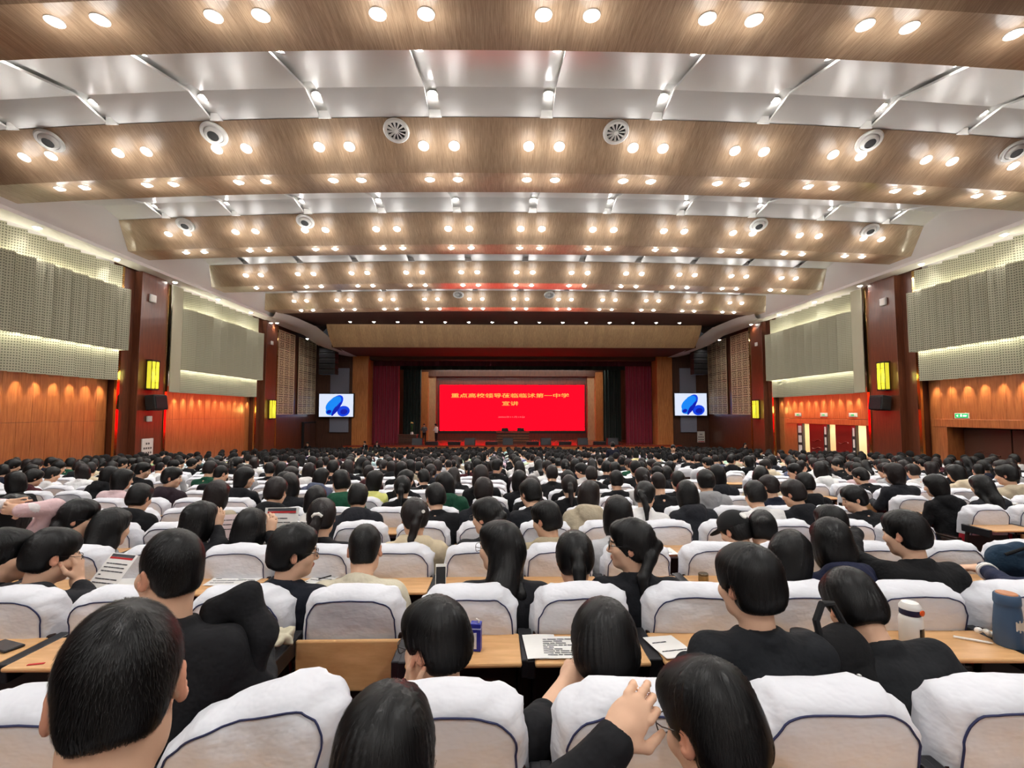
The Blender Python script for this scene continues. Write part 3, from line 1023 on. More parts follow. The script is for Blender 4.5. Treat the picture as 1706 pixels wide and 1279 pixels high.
for s, nm, (x0, y0, x1, y1) in ((-1, 'left', (532, 656, 588, 694)), (1, 'right', (1124, 655, 1178, 692))):
    a, b = at(x0, y0, 39.1), at(x1, y1, 39.1)
    cx, w, h = (a.x + b.x) / 2, (b.x - a.x) / 2, a.z - b.z
    tv = thing('wall_display', 'flat wall display with blue flower picture, %s of the stage' % nm, 'display', (cx, 39.1, b.z), 0, 'wall displays beside the stage')
    bx('housing', (-w - .06, .02, -.06), (w + .06, .22, h + .06), M['black'], tv, .01)
    bx('picture', (-w, 0, 0), (w, .03, h), M['tv_sky'], tv)
    u = h
    for (nm2, mm, lst) in (('petal_back', M['tv_blue2'], [(.05, .62, .30, .17, .9), (.38, .25, .22, .17, .2)]),
                           ('petal_front', M['tv_blue1'], [(-.12, .55, .30, .15, .75), (.02, .70, .20, .13, .5), (-.18, .26, .2, .13, .3)]),
                           ('petal_shade', M['tv_blue3'], [(.10, .38, .25, .055, 1.0), (.40, .22, .13, .09, .2), (-.04, .25, .19, .05, 1.1), (-.28, .22, .09, .06, .4)])):
        for q, (px_, pz_, rx, rz, an) in enumerate(lst):
            m2 = MB()
            blob(m2, px_ * u * .95 - (0.06 if s < 0 else .03), pz_ * u * 1.02 - .02, rx * u * 1.25, rz * u * 1.35, an, -.012 - (.010 if nm2 == 'petal_front' else .02 if nm2 == 'petal_shade' else 0) - q * .001)
            m2.build(nm2, mm, tv)
    # fabric panel behind, above and below
    gx0, gx1 = (551, 580) if s < 0 else (1132, 1161)
    ga, gb = at(gx0, 613, 39.5), at(gx1, 720, 39.5)
    gp = tag(bx('fabric_panel', (ga.x, 39.45, gb.z), (gb.x, 39.59, ga.z), M['grey_panel'], None, .02), 'tall blue-grey fabric panel behind the %s wall display' % nm, 'wall panel', 'fabric panels beside the stage')
    # hanging line-array loudspeaker
    sx0, sx1 = (534, 560) if s < 0 else (1153, 1177)
    sa, sb_ = at(sx0, 571, 37.2), at(sx1, 624, 37.2)
    sp = thing('hanging_loudspeaker', 'tall black hanging loudspeaker stack under the %s cove end' % nm, 'loudspeaker', ((sa.x + sb_.x) / 2, 37.2, sb_.z), 0, 'hanging loudspeakers')
    H = sa.z - sb_.z
    W = (sb_.x - sa.x) / 2
    for k in range(6):
        z0, z1 = H * k / 6, H * (k + 1) / 6
        ins = 0.04 * abs(k - 3)
        mm = MB().box((-W, -.3 + ins * .3, z0 + .01), (W, .5, z1 - .01), .03)
        c = mm.build('cabinet', M['black'], sp)
        mm = MB().box((-W * .86, -.32 + ins * .3, z0 + .05), (W * .86, -.29 + ins * .3, z1 - .05), .008).build('front_grille', M['dark_metal'], c)
    MB().box((-W * .6, -.1, H), (W * .6, .3, H + .12)).build('rigging_frame', M['dark_metal'], sp)

# notice boards
def notice(name, label, p, w, h, normal, parent=None):
    """Framed notice: p lower centre; normal '+x', '-x' or '-y'."""
    o = thing(name, label, 'notice', p, {'-y': 0.0, '+x': math.radians(90), '-x': math.radians(-90)}[normal], 'wall notices')
    bx('board', (-w / 2, 0, 0), (w / 2, .04, h), M['poster_paper'], o, .004)
    for r in range(3):
        for c in range(4):
            if r == 2 and c in (0, 3):
                continue
            bx('print_block', (-w * .38 + c * w * .2, -.006, h * (.2 + .24 * r)), (-w * .38 + c * w * .2 + w * .13, .0, h * (.2 + .24 * r) + h * .10), M['poster_ink'], o)
    bx('red_footer', (-w * .42, -.006, h * .04), (w * .42, 0, h * .11), M['poster_red'], o)
    return o


notice('notice_board', 'white safety notice with small pictures on the left pillar', (side_x(-1, 0.70), 20.2, at(230, 762, 20.2).z), 0.62, .78, '+x')
p = at(1170, 737, 39.3)
notice('notice_board', 'pale notice board on the dark wall below the right display', (p.x, 39.5, p.z), .62, .9, '-y')


def exit_sign(d, label, lit):
    o = thing('exit_sign', label, 'exit sign', (side_x(1, 0.08), d, -0.22), math.radians(-90), 'exit signs')
    bx('housing', (-.28, 0, 0), (.28, .06, .2), M['white_plastic'], o, .01)
    bx('face', (-.25, -.012, .025), (.25, 0, .175), M['exit_green'] if lit else M['poster_paper'], o)
    if lit:
        m2 = MB()
        m2.box((-.03, -.02, .07), (.03, -.012, .13)).box((-.01, -.02, .13), (.02, -.012, .16))
        m2.build('running_man_mark', M['exit_white'], o)
        MB().add([(-.2, -.016, .1), (-.12, -.016, .14), (-.12, -.016, .06)], [(0, 1, 2)]).build('arrow_mark', M['exit_white'], o)
        text_mesh('EXIT', .14, .06, 'sign_letters', M['exit_white'], o, (.15, -.014, .1))
    else:
        bx('green_strip', (-.1, -.016, .06), (.1, -.012, .13), M['exit_green'], o)
    return o


exit_sign(17.5, 'lit green exit sign above the carved brown door', True)
for k, x in enumerate((1336, 1380, 1430)):
    exit_sign(side_x(1, 0) * F_PX / (x - 838), 'small pale exit sign above the open doors, %s from the stage' % ordw(k + 1), False)

# wall lanterns, small speakers, boxes on the pillars
for s, nm in ((-1, 'left'), (1, 'right')):
    for (d, ins, which, sc) in ((20.15, .68, 'near', 1.0), (30.6, .68, 'far', 1.0)):
        lx = side_x(s, ins)
        zc = 1.55 if which == 'near' else 0.2
        o = thing('wall_lantern', 'glowing yellow glass wall lantern on the %s %s pillar' % (which, nm), 'wall lantern', (lx, d, zc - .62), 0 if s < 0 else math.pi, 'yellow wall lanterns')
        bx('glass_body', (.04, -.22, .06), (.24, .22, 1.18), M['lantern'], o, .02)
        fr = MB()
        for (xx, yy) in ((.03, -.23), (.03, .21), (.235, -.23), (.235, .21)):
            fr.box((xx, yy, .0), (xx + .02, yy + .02, 1.24))
        fr.box((.235, -.01, 0), (.255, .01, 1.24)).box((0, -.24, 0), (.26, .24, .04)).box((0, -.24, 1.2), (.26, .24, 1.24)).box((0, -.16, .0), (.04, .16, 1.24))
        for zz in (.3, .62, .94):
            fr.box((.236, -.22, zz), (.25, .22, zz + .012))
        fr.build('lantern_frame', M['black'], o)
        light('lantern_glow', 'POINT', (.5, 0, .6), 16, (1.0, .85, .2), o, shadow_soft_size=.2)
    lx = side_x(s, .68)
    sp = thing('wall_speaker', 'small black wall loudspeaker below the %s lantern' % nm, 'loudspeaker', (lx, 20.2, 0.1), 0 if s < 0 else math.pi, 'small wall loudspeakers')
    MB().box((.1, -.38, 0), (.5, .38, .62), .03, R=Matrix.Rotation(math.radians(-8), 3, 'Y')).build('cabinet', M['black'], sp)
    MB().box((.47, -.33, .05), (.53, .33, .57), .01, R=Matrix.Rotation(math.radians(-8), 3, 'Y')).build('front_grille', M['dark_metal'], sp)
    MB().box((-.02, -.08, .2), (.14, .08, .42)).build('bracket', M['dark_metal'], sp)
    for (d, z, lab, w) in ((20.1, 4.75, 'small white box high on the near %s pillar' % nm, .16), (20.2, -.26, 'small white junction box under the speaker of the %s pillar' % nm, .12), (30.5, 4.4, 'tiny white box high on the far %s pillar' % nm, .12)):
        if s > 0 and z < 0:
            continue
        b = thing('sensor_box', lab, 'wall box', (lx, d, z), 0 if s < 0 else math.pi, 'white wall boxes')
        bx('case', (-.01, -w, -w), (.08, w, w), M['white_plastic'], b, .02)
        bx('cover_plate', (.08, -w * .7, -w * .7), (.09, w * .7, w * .7), M['lamp_trim'], b, .004)

# ------------------------------------------------------------------ things on the stage
def wedge(x, y, label, low):
    p = at(x, y, 39.6)
    o = thing('stage_monitor', label, 'stage speaker', (p.x, 39.5, Z_ST), 0, 'speakers along the stage front')
    if low:
        MB().box((-.5, -.18, 0), (.5, .18, .26), .02).build('cabinet', M['black'], o)
        MB().box((-.46, -.19, .04), (.46, -.18, .22)).build('front_grille', M['dark_metal'], o)
    else:
        V = [(-.42, -.3, 0), (.42, -.3, 0), (.42, .35, 0), (-.42, .35, 0), (-.42, -.12, .55), (.42, -.12, .55), (.42, .3, .5), (-.42, .3, .5)]
        MB().add(V, [(0, 3, 2, 1), (4, 5, 6, 7), (0, 1, 5, 4), (1, 2, 6, 5), (2, 3, 7, 6), (3, 0, 4, 7)]).build('cabinet', M['black'], o)
        V = [(-.37, -.28, .05), (.37, -.28, .05), (.37, -.14, .5), (-.37, -.14, .5)]
        V += [(a, b - .02, c) for (a, b, c) in V]
        MB().add(V, [(0, 1, 2, 3), (7, 6, 5, 4), (0, 4, 5, 1), (1, 5, 6, 2), (2, 6, 7, 3), (3, 7, 4, 0)]).build('front_grille', M['dark_metal'], o)


for k, x in enumerate((696, 783, 846, 909, 970, 1020)):
    wedge(x, 738, '%s black wedge monitor from the left along the stage edge' % ordw(k + 1), False)
for k, x in enumerate((720, 757, 819, 887, 941, 998)):
    wedge(x, 740, '%s low black footlight box from the left along the stage edge' % ordw(k + 1), True)

p = at(854.5, 735, 41.3)
o = thing('speech_table', 'brown wooden speech table in front of the red screen', 'table', (p.x, 41.6, Z_ST))
tw = 1.42
bx('table_top', (-tw, -.4, .88), (tw, .4, .95), M['brown_wall'], o, .01)
bx('front_panel', (-tw + .02, -.36, 0), (tw - .02, -.32, .88), M['brown_wall'], o, .01)
for q in (-1, 1):
    bx('side_panel', (q * (tw - .06) - .03, -.34, 0), (q * (tw - .06) + .03, .36, .88), M['brown_wall'], o)
for zz in (.2, .42, .64):
    bx('moulding', (-tw + .05, -.38, zz), (tw - .05, -.36, zz + .03), M['stage_wood'], o)
for q, lab in ((-1, 'left'), (1, 'right')):
    m_ = thing('table_monitor', 'small dark monitor on the %s half of the speech table' % lab, 'monitor', (p.x + q * .68, 41.6, Z_ST + .95), 0, 'monitors on the speech table')
    bx('casing', (-.3, -.03, .05), (.3, .03, .34), M['black'], m_, .01)
    bx('foot', (-.12, -.1, 0), (.12, .1, .02), M['black'], m_)
    bx('neck', (-.03, -.02, .02), (.03, .02, .06), M['black'], m_)
p = at(680, 733, 40.6)
o = thing('lectern', 'dark wooden lectern at the left of the stage', 'lectern', (p.x, 40.6, Z_ST))
bx('body', (-.75, -.3, 0), (.75, .3, .72), M['brown_wall'], o, .02)
bx('lectern_top', (-.8, -.36, .72), (.8, .36, .79), M['brown_wall'], o, .01)
for k in range(3):
    bx('moulding', (-.7, -.32, .15 + .2 * k), (.7, -.3, .18 + .2 * k), M['armrest'], o)
q = thing('flower_vase', 'slim green flower arrangement on the lectern', 'flowers', (p.x + .3, 40.6, Z_ST + .79))
MB().lathe([(.12, 0), (.14, .08), (.09, .2), (.1, .22)], 16).build('vase', M['white_plastic'], q, True)
M['leaf'] = mat('dark_green_leaves', srgb(44, 84, 40), .7)
M['bloom'] = mat('pale_yellow_blossom', srgb(226, 204, 120), .7)
for k in range(9):
    a = k * 2.4
    MB().tube([(0, 0, .2), (.04 * math.cos(a), .04 * math.sin(a), .55), (.1 * math.cos(a), .1 * math.sin(a), .85)], [.03, .05, .01], 6).build('leaf_stalk', M['leaf'], q)
for k in range(5):
    a = k * 1.26
    MB().lathe([(.01, 0), (.07, .04), (.05, .1), (.01, .12)], 10, c=(.06 * math.cos(a), .06 * math.sin(a), .88 + .03 * (k % 3))).build('blossom', M['bloom'], q, True)
for k, x in enumerate((720, 757, 778, 803, 846, 868, 889, 909, 931, 957, 992)):
    p = at(x, 608 if k != 2 else 607, 42.0)
    o = thing('stage_batten', '%s short white stage light from the left under the valance' % ordw(k + 1), 'stage light', (p.x, 42.0, p.z), 0, 'stage lights under the valance')
    w = .32 if k in (2, 3, 6, 10) else .2
    bx('lit_face', (-w, -.02, -.03), (w, .02, .03), M['spot_white'], o)
    bx('housing', (-w - .05, .02, -.06), (w + .05, .2, .1), M['black'], o)
    MB().tube([(0, .1, .1), (0, .1, 1.8)], .02, 6).build('hanger', M['dark_metal'], o)
light('stage_wash', 'AREA', (XC, 42.9, 4.6), 430, (1, .92, .82), None, rot=(math.radians(20), 0, 0), shape='RECTANGLE', size=16, size_y=.3)

# ------------------------------------------------------------------ seats
COLX = [(0.381 + 0.55 * k, 'centre', k) for k in range(-10, 7)]
COLX += [(-6.42 - 0.55 * j, 'left', j) for j in range(14)]
COLX += [(5.42 + 0.55 * j, 'right', j) for j in range(18)]
COLX.sort()


def cover_outline(n_arc=11, hw=0.238, z0=0.68, z1=1.0, r=0.115):
    P = [(-hw, z0), (-hw, z0 + .07), (-hw - .004, z0 + .14)]
    for k in range(n_arc):
        q = math.pi - (math.pi / 2) * k / (n_arc - 1)
        P.append((-hw + r + r * math.cos(q), z1 - r + r * math.sin(q)))
    for t in (-.66, -.33, 0, .33, .66):
        P.append((t * (hw - r) * 1.2, z1 + 0.006 * (1 - abs(t))))
    L = [(-x, z) for (x, z) in P[:3 + n_arc]][::-1]
    return P + L


def lean(y, z):
    return y - (z - 0.68) * 0.13


def cover_mesh(seed, n_arc=11, slump=0.0, lo=False):
    rg = np.random.default_rng(seed)
    O = cover_outline(3 if lo else n_arc)
    n = len(O)
    if lo:
        layers = [(0.5, 0.0), (0.9, 0.004), (1.0, 0.08), (0.85, 0.165), (0.4, 0.17)]
    else:
        layers = [(0.0, -0.004), (0.3, -0.006), (0.6, -0.006), (0.80, -0.002), (0.865, 0.002), (0.925, 0.016), (0.965, 0.045), (0.995, 0.08), (1.0, 0.11), (0.985, 0.14), (0.93, 0.165), (0.8, 0.178), (0.4, 0.185), (0.0, 0.185)]
    ph = rg.uniform(0, 6.28, 8)
    V = []
    for j, (sc, y) in enumerate(layers):
        band = 1.0 if 0.9 < sc else (0.35 if sc > 0.7 else 0.12)
        for k, (x, z) in enumerate(O):
            t = k / (n - 1)
            w = 0.0
            if not lo:
                w = band * (0.006 * math.sin(26 * t + ph[0] + 9 * y) + 0.005 * math.sin(43 * t + ph[1] - 40 * y) + 0.006 * max(0, math.sin(67 * t + ph[2] + 55 * y)) ** 3)
            xx, zz = x * sc * (1 + w / 0.25), 0.68 + (z - 0.68) * (sc * (1 + w * 2.0) if sc > .05 else 0.02)
            yy = y + (0.0 if lo else 0.007 * math.sin(13 * zz + ph[3] + 5 * xx) * (1 if sc < .9 else .3) + 0.004 * math.sin(31 * zz + 14 * xx + ph[4]) * (1 if sc < .9 else .3))
            if slump:
                u = max(0.0, (zz - .80)) / .22
                zz -= slump * u * max(0, (-xx + .05)) * .55
                yy += slump * .12 * u * math.sin(4 * xx + 1) + slump * .02 * math.sin(30 * (xx + zz)) * (0.3 + u)
                xx += slump * 0.10 * u
            V.append((xx, lean(yy, zz), zz))
    Fc = []
    for j in range(len(layers) - 1):
        for k in range(n - 1):
            a = j * n + k
            Fc.append((a, a + n, a + n + 1, a + 1))
    if lo:
        Fc.append(tuple(range(n)))
        Fc.append(tuple(range(len(V) - 1, len(V) - 1 - n, -1)))
    return V, Fc


def piping_mesh(seed, slump=0.0, sc=0.875):
    V, Fc = cover_mesh(seed, 11, slump)
    n = len(cover_outline(11))
    pts = [(Vector(V[4 * n + k]) * 0.86 + Vector(V[5 * n + k]) * 0.14) + Vector((0, -0.0035, 0)) for k in range(n)]
    return MB().tube(pts, 0.0032, 6).mesh('piping', M['piping'], True)


COVERS = []
for sd in range(5):
    V, Fc = cover_mesh(sd)
    me = mesh_np('cover', V, Fc, True)
    me.materials.append(M['cover'])
    COVERS.append((me, piping_mesh(sd)))
V, Fc = cover_mesh(9, 11, 0.55)
me = mesh_np('cover', V, Fc, True); me.materials.append(M['cover'])
COVER_SLUMP = (me, piping_mesh(9, 0.55))


def tilt_box(mb, lo, hi, bev=0.0):
    n0 = len(mb.v)
    mb.box(lo, hi, bev)
    for i in range(n0, len(mb.v)):
        x, y, z = mb.v[i]
        mb.v[i] = (x, lean(y, z), z)
    return mb


SHELL = tilt_box(MB(), (-.235, 0.015, 0.22), (.235, 0.06, 0.80), .012).mesh('back_shell', M['chair_back'])
PAD = tilt_box(MB(), (-.225, 0.06, 0.40), (.225, 0.15, 0.72), .03).mesh('back_pad', M['seat_red'])
CUSH = MB().box((-.225, 0.16, 0.36), (.225, 0.60, 0.46), .035).mesh('seat_cushion', M['seat_red'])
ARM = MB().box((-.028, 0.08, 0.60), (.028, 0.52, 0.635), .012).box((-.022, 0.05, 0.0), (.022, 0.40, 0.60), .01).mesh('armrest', M['armrest'])
BRK = MB().box((-.018, -0.26, 0.72), (.018, 0.05, 0.798), .006).mesh('desk_bracket', M['dark_metal'])
DESK_OPEN = MB().box((-.245, -0.29, 0.78), (.245, -0.012, 0.80), .008).mesh('desk_board', M['desk'])
DESK_FOLD = MB().box((-.245, -0.050, 0.56), (.245, -0.027, 0.79), .008).mesh('desk_board', M['desk'])

RED_SEATS = {(3, -8), (3, -9), (3, -10), (4, -10)}     # seats whose red back shows without a cover
FOLDED = {(2, -2), (4, -1), (4, 0), (5, 0), (5, 1), (3, -8)}
seat_list = []                      # (distance, x, row, block, column)
for r in range(0, NROWS + 1):
    for (x, block, k) in COLX:
        dd = row_d(r)
        if r == 0 and not (block == 'centre' and k in (-2, -1, 0, 1)):
            continue
        p = (x, dd, ztop(dd))
        u, v = proj(p)
        mrg = (0.75 if r < 6 else 0.4) / dd * F_PX
        if r > 0 and not (-mrg < u < PW + mrg):
            continue
        seat_list.append((dd, x, r, block, k))
seat_list.sort()
MAX_IND = 300
SEAT = {}
rowcount = {}
for i, (dd, x, r, block, k) in enumerate(seat_list):
    if i >= MAX_IND:
        continue
    rowcount[r] = rowcount.get(r, 0) + 1
    SEAT[(r, block, k)] = (x, dd, zfloor(dd), rowcount[r])


def chair(r, block, k):
    x, dd, zf, n = SEAT[(r, block, k)]
    bare = block == 'centre' and (r, k) in RED_SEATS
    lab = ('white-covered hall seat, %s row from the camera, %s from the left in view' % (ordw(r), ordw(n))) if r > 0 else \
        ('white-covered hall seat below the picture behind the nearest heads, %s from the left' % ordw(n))
    if bare:
        lab = 'uncovered red hall seat, %s row from the camera, %s from the left in view' % (ordw(r), ordw(n))
    o = thing('hall_seat', lab, 'seat', (x, dd, zf), random.uniform(-.02, .02), 'rows of hall seats')
    slump = (r, k, block) == (1, -2, 'centre')
    cv, pp = COVER_SLUMP if slump else COVERS[(r * 7 + k * 3) % 5]
    if bare:
        link('back_pad', PAD, None, o)
        rp = tilt_box(MB(), (-.23, 0.0, 0.70), (.23, 0.12, 1.0), .05).build('red_back', M['seat_red'], o)
    else:
        c = link('cover', cv, None, o)
        link('piping', pp, None, c)
        if r <= 8:
            link('back_pad', PAD, None, o)
    link('back_shell', SHELL, None, o)
    if r <= 8:
        link('seat_cushion', CUSH, None, o)
        a = link('armrest', ARM, None, o, (-.268, 0, 0))
        a = link('armrest', ARM, None, o, (.268, 0, 0))
        a.location.x = .262
        link('desk_bracket', BRK, None, o, (-.262, 0, 0))
        link('desk_bracket', BRK, None, o, (.262, 0, 0))
    fold = (block == 'centre' and (r, k) in FOLDED) or (r > 3 and (r * 13 + k * 7) % 10 < 3)
    link('desk_board', DESK_FOLD if fold else DESK_OPEN, None, o)
    return o


for key in SEAT:
    chair(*key)

# the many further rows
Vs, Fs, base = [], [], 0
CV, CF = cover_mesh(3, lo=True)
CV = np.array(CV)
tv, tf, tm = [], [], []
nv = len(CV)
BB = MB().box((-.235, -.03, .25), (.235, .03, .72))
BV, BF = np.array(BB.v), BB.f
far_c, far_b = [[], []], [[], []]
oc = ob = 0
for (dd, x, r, block, k) in seat_list[MAX_IND:]:
    off = np.array((x, dd, zfloor(dd)))
    jit = 1 + random.uniform(-.03, .02)
    far_c[0].append(CV * np.array((1, 1, jit)) + off); far_c[1] += [tuple(i + oc for i in f) for f in CF]; oc += nv
    far_b[0].append(BV + off); far_b[1] += [tuple(i + ob for i in f) for f in BF]; ob += len(BV)
fs = tag(link('distant_seat_rows', mesh_np('distant_seat_covers', np.concatenate(far_c[0]), far_c[1], True), M['cover']), 'white-covered seats of the far rows towards the stage', 'seats', kind='stuff')
tag(link('seat_backs', mesh_np('distant_seat_backs', np.concatenate(far_b[0]), far_b[1]), M['chair_back'], fs), kind='stuff')

# ------------------------------------------------------------------ people: smooth bodies from blended volumes
def vec(*a):
    return np.array(a, dtype=np.float64)


def rotm(yaw=0.0, pitch=0.0, roll=0.0):
    """yaw turns to the left (counter-clockwise from above), pitch>0 nods forward, roll>0 tips to the right (degrees)."""
    R = Matrix.Rotation(math.radians(yaw), 3, 'Z') @ Matrix.Rotation(math.radians(-pitch), 3, 'X') @ Matrix.Rotation(math.radians(roll), 3, 'Y')
    return np.array(R)


class Field:
    def __init__(s, lo, hi, h):
        s.lo = np.array(lo, float); s.h = h
        s.n = np.ceil((np.array(hi, float) - s.lo) / h).astype(int) + 1
        s.F = np.full(tuple(s.n), 1.0, dtype=np.float32)

    def block(s, c, rad):
        a = np.maximum(np.floor((c - rad - s.lo) / s.h).astype(int), 0)
        b = np.minimum(np.ceil((c + rad - s.lo) / s.h).astype(int) + 1, s.n)
        if (b <= a).any():
            return None
        ax = [s.lo[i] + s.h * np.arange(a[i], b[i]) for i in range(3)]
        X, Y, Z = np.meshgrid(*ax, indexing='ij', sparse=True)
        return tuple(slice(a[i], b[i]) for i in range(3)), X, Y, Z

    def mix(s, sl, D, k, sub=False):
        A = s.F[sl]
        D = D.astype(np.float32)
        if sub:
            D = -D
            h = np.clip(0.5 - 0.5 * (A - D) / k, 0, 1)
            s.F[sl] = A * (1 - h) + D * h + k * h * (1 - h)
        else:
            h = np.clip(0.5 + 0.5 * (A - D) / k, 0, 1)
            s.F[sl] = A * (1 - h) + D * h - k * h * (1 - h)

    def ell(s, c, r, R=None, k=0.02, sub=False):
        c = np.array(c, float); r = np.array(r, float)
        B = s.block(c, max(r) + k + 0.03)
        if B is None: return s
        sl, X, Y, Z = B
        x, y, z = X - c[0], Y - c[1], Z - c[2]
        if R is not None:
            x, y, z = (R[0, 0] * x + R[1, 0] * y + R[2, 0] * z, R[0, 1] * x + R[1, 1] * y + R[2, 1] * z, R[0, 2] * x + R[1, 2] * y + R[2, 2] * z)
        k0 = np.sqrt((x / r[0]) ** 2 + (y / r[1]) ** 2 + (z / r[2]) ** 2)
        k1 = np.sqrt((x / r[0] ** 2) ** 2 + (y / r[1] ** 2) ** 2 + (z / r[2] ** 2) ** 2) + 1e-9
        s.mix(sl, k0 * (k0 - 1) / k1, k, sub)
        return s

    def cap(s, a, b, ra, rb=None, k=0.02, sub=False):
        a = np.array(a, float); b = np.array(b, float)
        rb = ra if rb is None else rb
        c = (a + b) / 2
        B = s.block(c, np.abs(b - a) / 2 + max(ra, rb) + k + 0.03)
        if B is None: return s
        sl, X, Y, Z = B
        ab = b - a
        L2 = max(ab @ ab, 1e-9)
        t = np.clip(((X - a[0]) * ab[0] + (Y - a[1]) * ab[1] + (Z - a[2]) * ab[2]) / L2, 0, 1)
        D = np.sqrt((X - a[0] - t * ab[0]) ** 2 + (Y - a[1] - t * ab[1]) ** 2 + (Z - a[2] - t * ab[2]) ** 2) - (ra + (rb - ra) * t)
        s.mix(sl, D, k, sub)
        return s

    def chain(s, pts, rs, k=0.02):
        for i in range(len(pts) - 1):
            s.cap(pts[i], pts[i + 1], rs[i], rs[i + 1], k)
        return s

    def half(s, n, d, k=0.01):
        """Cut away everything where n.p > d."""
        ax = [s.lo[i] + s.h * np.arange(s.n[i]) for i in range(3)]
        X, Y, Z = np.meshgrid(*ax, indexing='ij', sparse=True)
        D = (n[0] * X + n[1] * Y + n[2] * Z - d).astype(np.float32)
        h = np.clip(0.5 - 0.5 * (s.F - D) / k, 0, 1)
        s.F = s.F * (1 - h) + D * h + k * h * (1 - h)
        return s

    def sample(s, P):
        q = (P - s.lo) / s.h
        q = np.clip(q, 0, s.n - 1.001)
        i = q.astype(int); f = q - i
        out = 0
        for dx in (0, 1):
            for dy in (0, 1):
                for dz in (0, 1):
                    w = (f[:, 0] if dx else 1 - f[:, 0]) * (f[:, 1] if dy else 1 - f[:, 1]) * (f[:, 2] if dz else 1 - f[:, 2])
                    out = out + w * s.F[i[:, 0] + dx, i[:, 1] + dy, i[:, 2] + dz]
        return out

    def grad(s, P):
        e = s.h * 0.8
        g = np.stack([s.sample(P + e * np.eye(3)[i]) - s.sample(P - e * np.eye(3)[i]) for i in range(3)], 1)
        return g / (np.linalg.norm(g, axis=1, keepdims=True) + 1e-9)

    def mesh(s):
        F = s.F
        F[0], F[-1] = np.maximum(F[0], .001), np.maximum(F[-1], .001)
        F[:, 0], F[:, -1] = np.maximum(F[:, 0], .001), np.maximum(F[:, -1], .001)
        F[:, :, 0], F[:, :, -1] = np.maximum(F[:, :, 0], .001), np.maximum(F[:, :, -1], .001)
        S = F < 0
        cnt = sum(S[a:S.shape[0] - 1 + a, b:S.shape[1] - 1 + b, c:S.shape[2] - 1 + c].astype(np.int8) for a in (0, 1) for b in (0, 1) for c in (0, 1))
        act = (cnt > 0) & (cnt < 8)
        I = np.argwhere(act)
        if len(I) == 0:
            return np.zeros((0, 3)), np.zeros((0, 4), int)
        corners = np.array([(a, b, c) for a in (0, 1) for b in (0, 1) for c in (0, 1)])
        val = np.stack([F[I[:, 0] + a, I[:, 1] + b, I[:, 2] + c] for a, b, c in corners], 1)
        acc = np.zeros((len(I), 3)); num = np.zeros(len(I))
        for e0 in range(8):
            for e1 in range(e0 + 1, 8):
                if np.abs(corners[e0] - corners[e1]).sum() != 1:
                    continue
                v0, v1 = val[:, e0], val[:, e1]
                m = (v0 < 0) != (v1 < 0)
                t = np.where(m, v0 / np.where(m, v0 - v1, 1), 0)
                p = corners[e0] + t[:, None] * (corners[e1] - corners[e0])
                acc += p * m[:, None]; num += m
        V = s.lo + s.h * (I + acc / num[:, None])
        idx = np.full(act.shape, -1, dtype=np.int64)
        idx[act] = np.arange(len(I))
        Q = []
        for ax in range(3):
            o = [i for i in range(3) if i != ax]
            a0 = [slice(None)] * 3; a1 = [slice(None)] * 3
            a0[ax] = slice(0, -1); a1[ax] = slice(1, None)
            E = S[tuple(a0)] != S[tuple(a1)]
            for q in o:
                pass
            J = np.argwhere(E)
            ok = (J[:, o[0]] > 0) & (J[:, o[1]] > 0) & (J[:, o[0]] < act.shape[o[0]]) & (J[:, o[1]] < act.shape[o[1]])
            J = J[ok]
            c = []
            for (p, q) in ((1, 1), (0, 1), (0, 0), (1, 0)):
                K = J.copy(); K[:, o[0]] -= p; K[:, o[1]] -= q
                c.append(idx[K[:, 0], K[:, 1], K[:, 2]])
            quad = np.stack(c, 1)
            ins = S[J[:, 0], J[:, 1], J[:, 2]]
            flip = ins if ax != 1 else ~ins
            quad = np.where(flip[:, None], quad, quad[:, ::-1])
            Q.append(quad)
        Q = np.concatenate(Q)
        return V, Q[(Q >= 0).all(1)]


SKIN = np.array(srgb(226, 182, 152)[:3])
LIP = np.array(srgb(192, 112, 98)[:3])
BROW = np.array(srgb(44, 34, 32)[:3])
EYE_D = np.array(srgb(30, 22, 20)[:3])
EYE_W = np.array(srgb(226, 218, 210)[:3])
EAR = np.array(srgb(216, 154, 126)[:3])


class Pose:
    """Joint positions of a seated person; origin on the seat, +y is the way the person faces."""
    def __init__(s, lean=8, side=0, twist=0, yaw=0, pitch=10, roll=0, elbows=None, wrists=None, spine=0.47, scale=1.0, hands=None, neck=0.085):
        s.sc = scale
        s.Rt = rotm(twist, lean, side)
        s.hip = vec(0, 0, 0.09)
        s.nb = s.hip + s.Rt @ vec(0, 0, spine)
        s.Rh = rotm(yaw, pitch, roll)
        s.head = s.nb + s.Rt @ vec(0, .012, neck) + s.Rh @ vec(0, .018, .085)
        s.sh = [s.nb + s.Rt @ vec(q * .168, -.012, -.055) for q in (-1, 1)]
        s.el = elbows or [vec(-.245, .10, .30), vec(.245, .10, .30)]
        s.wr = wrists or [vec(-.13, .34, .33), vec(.13, .34, .33)]
        s.hands = hands or [None, None]      # (finger direction, palm normal, curl)


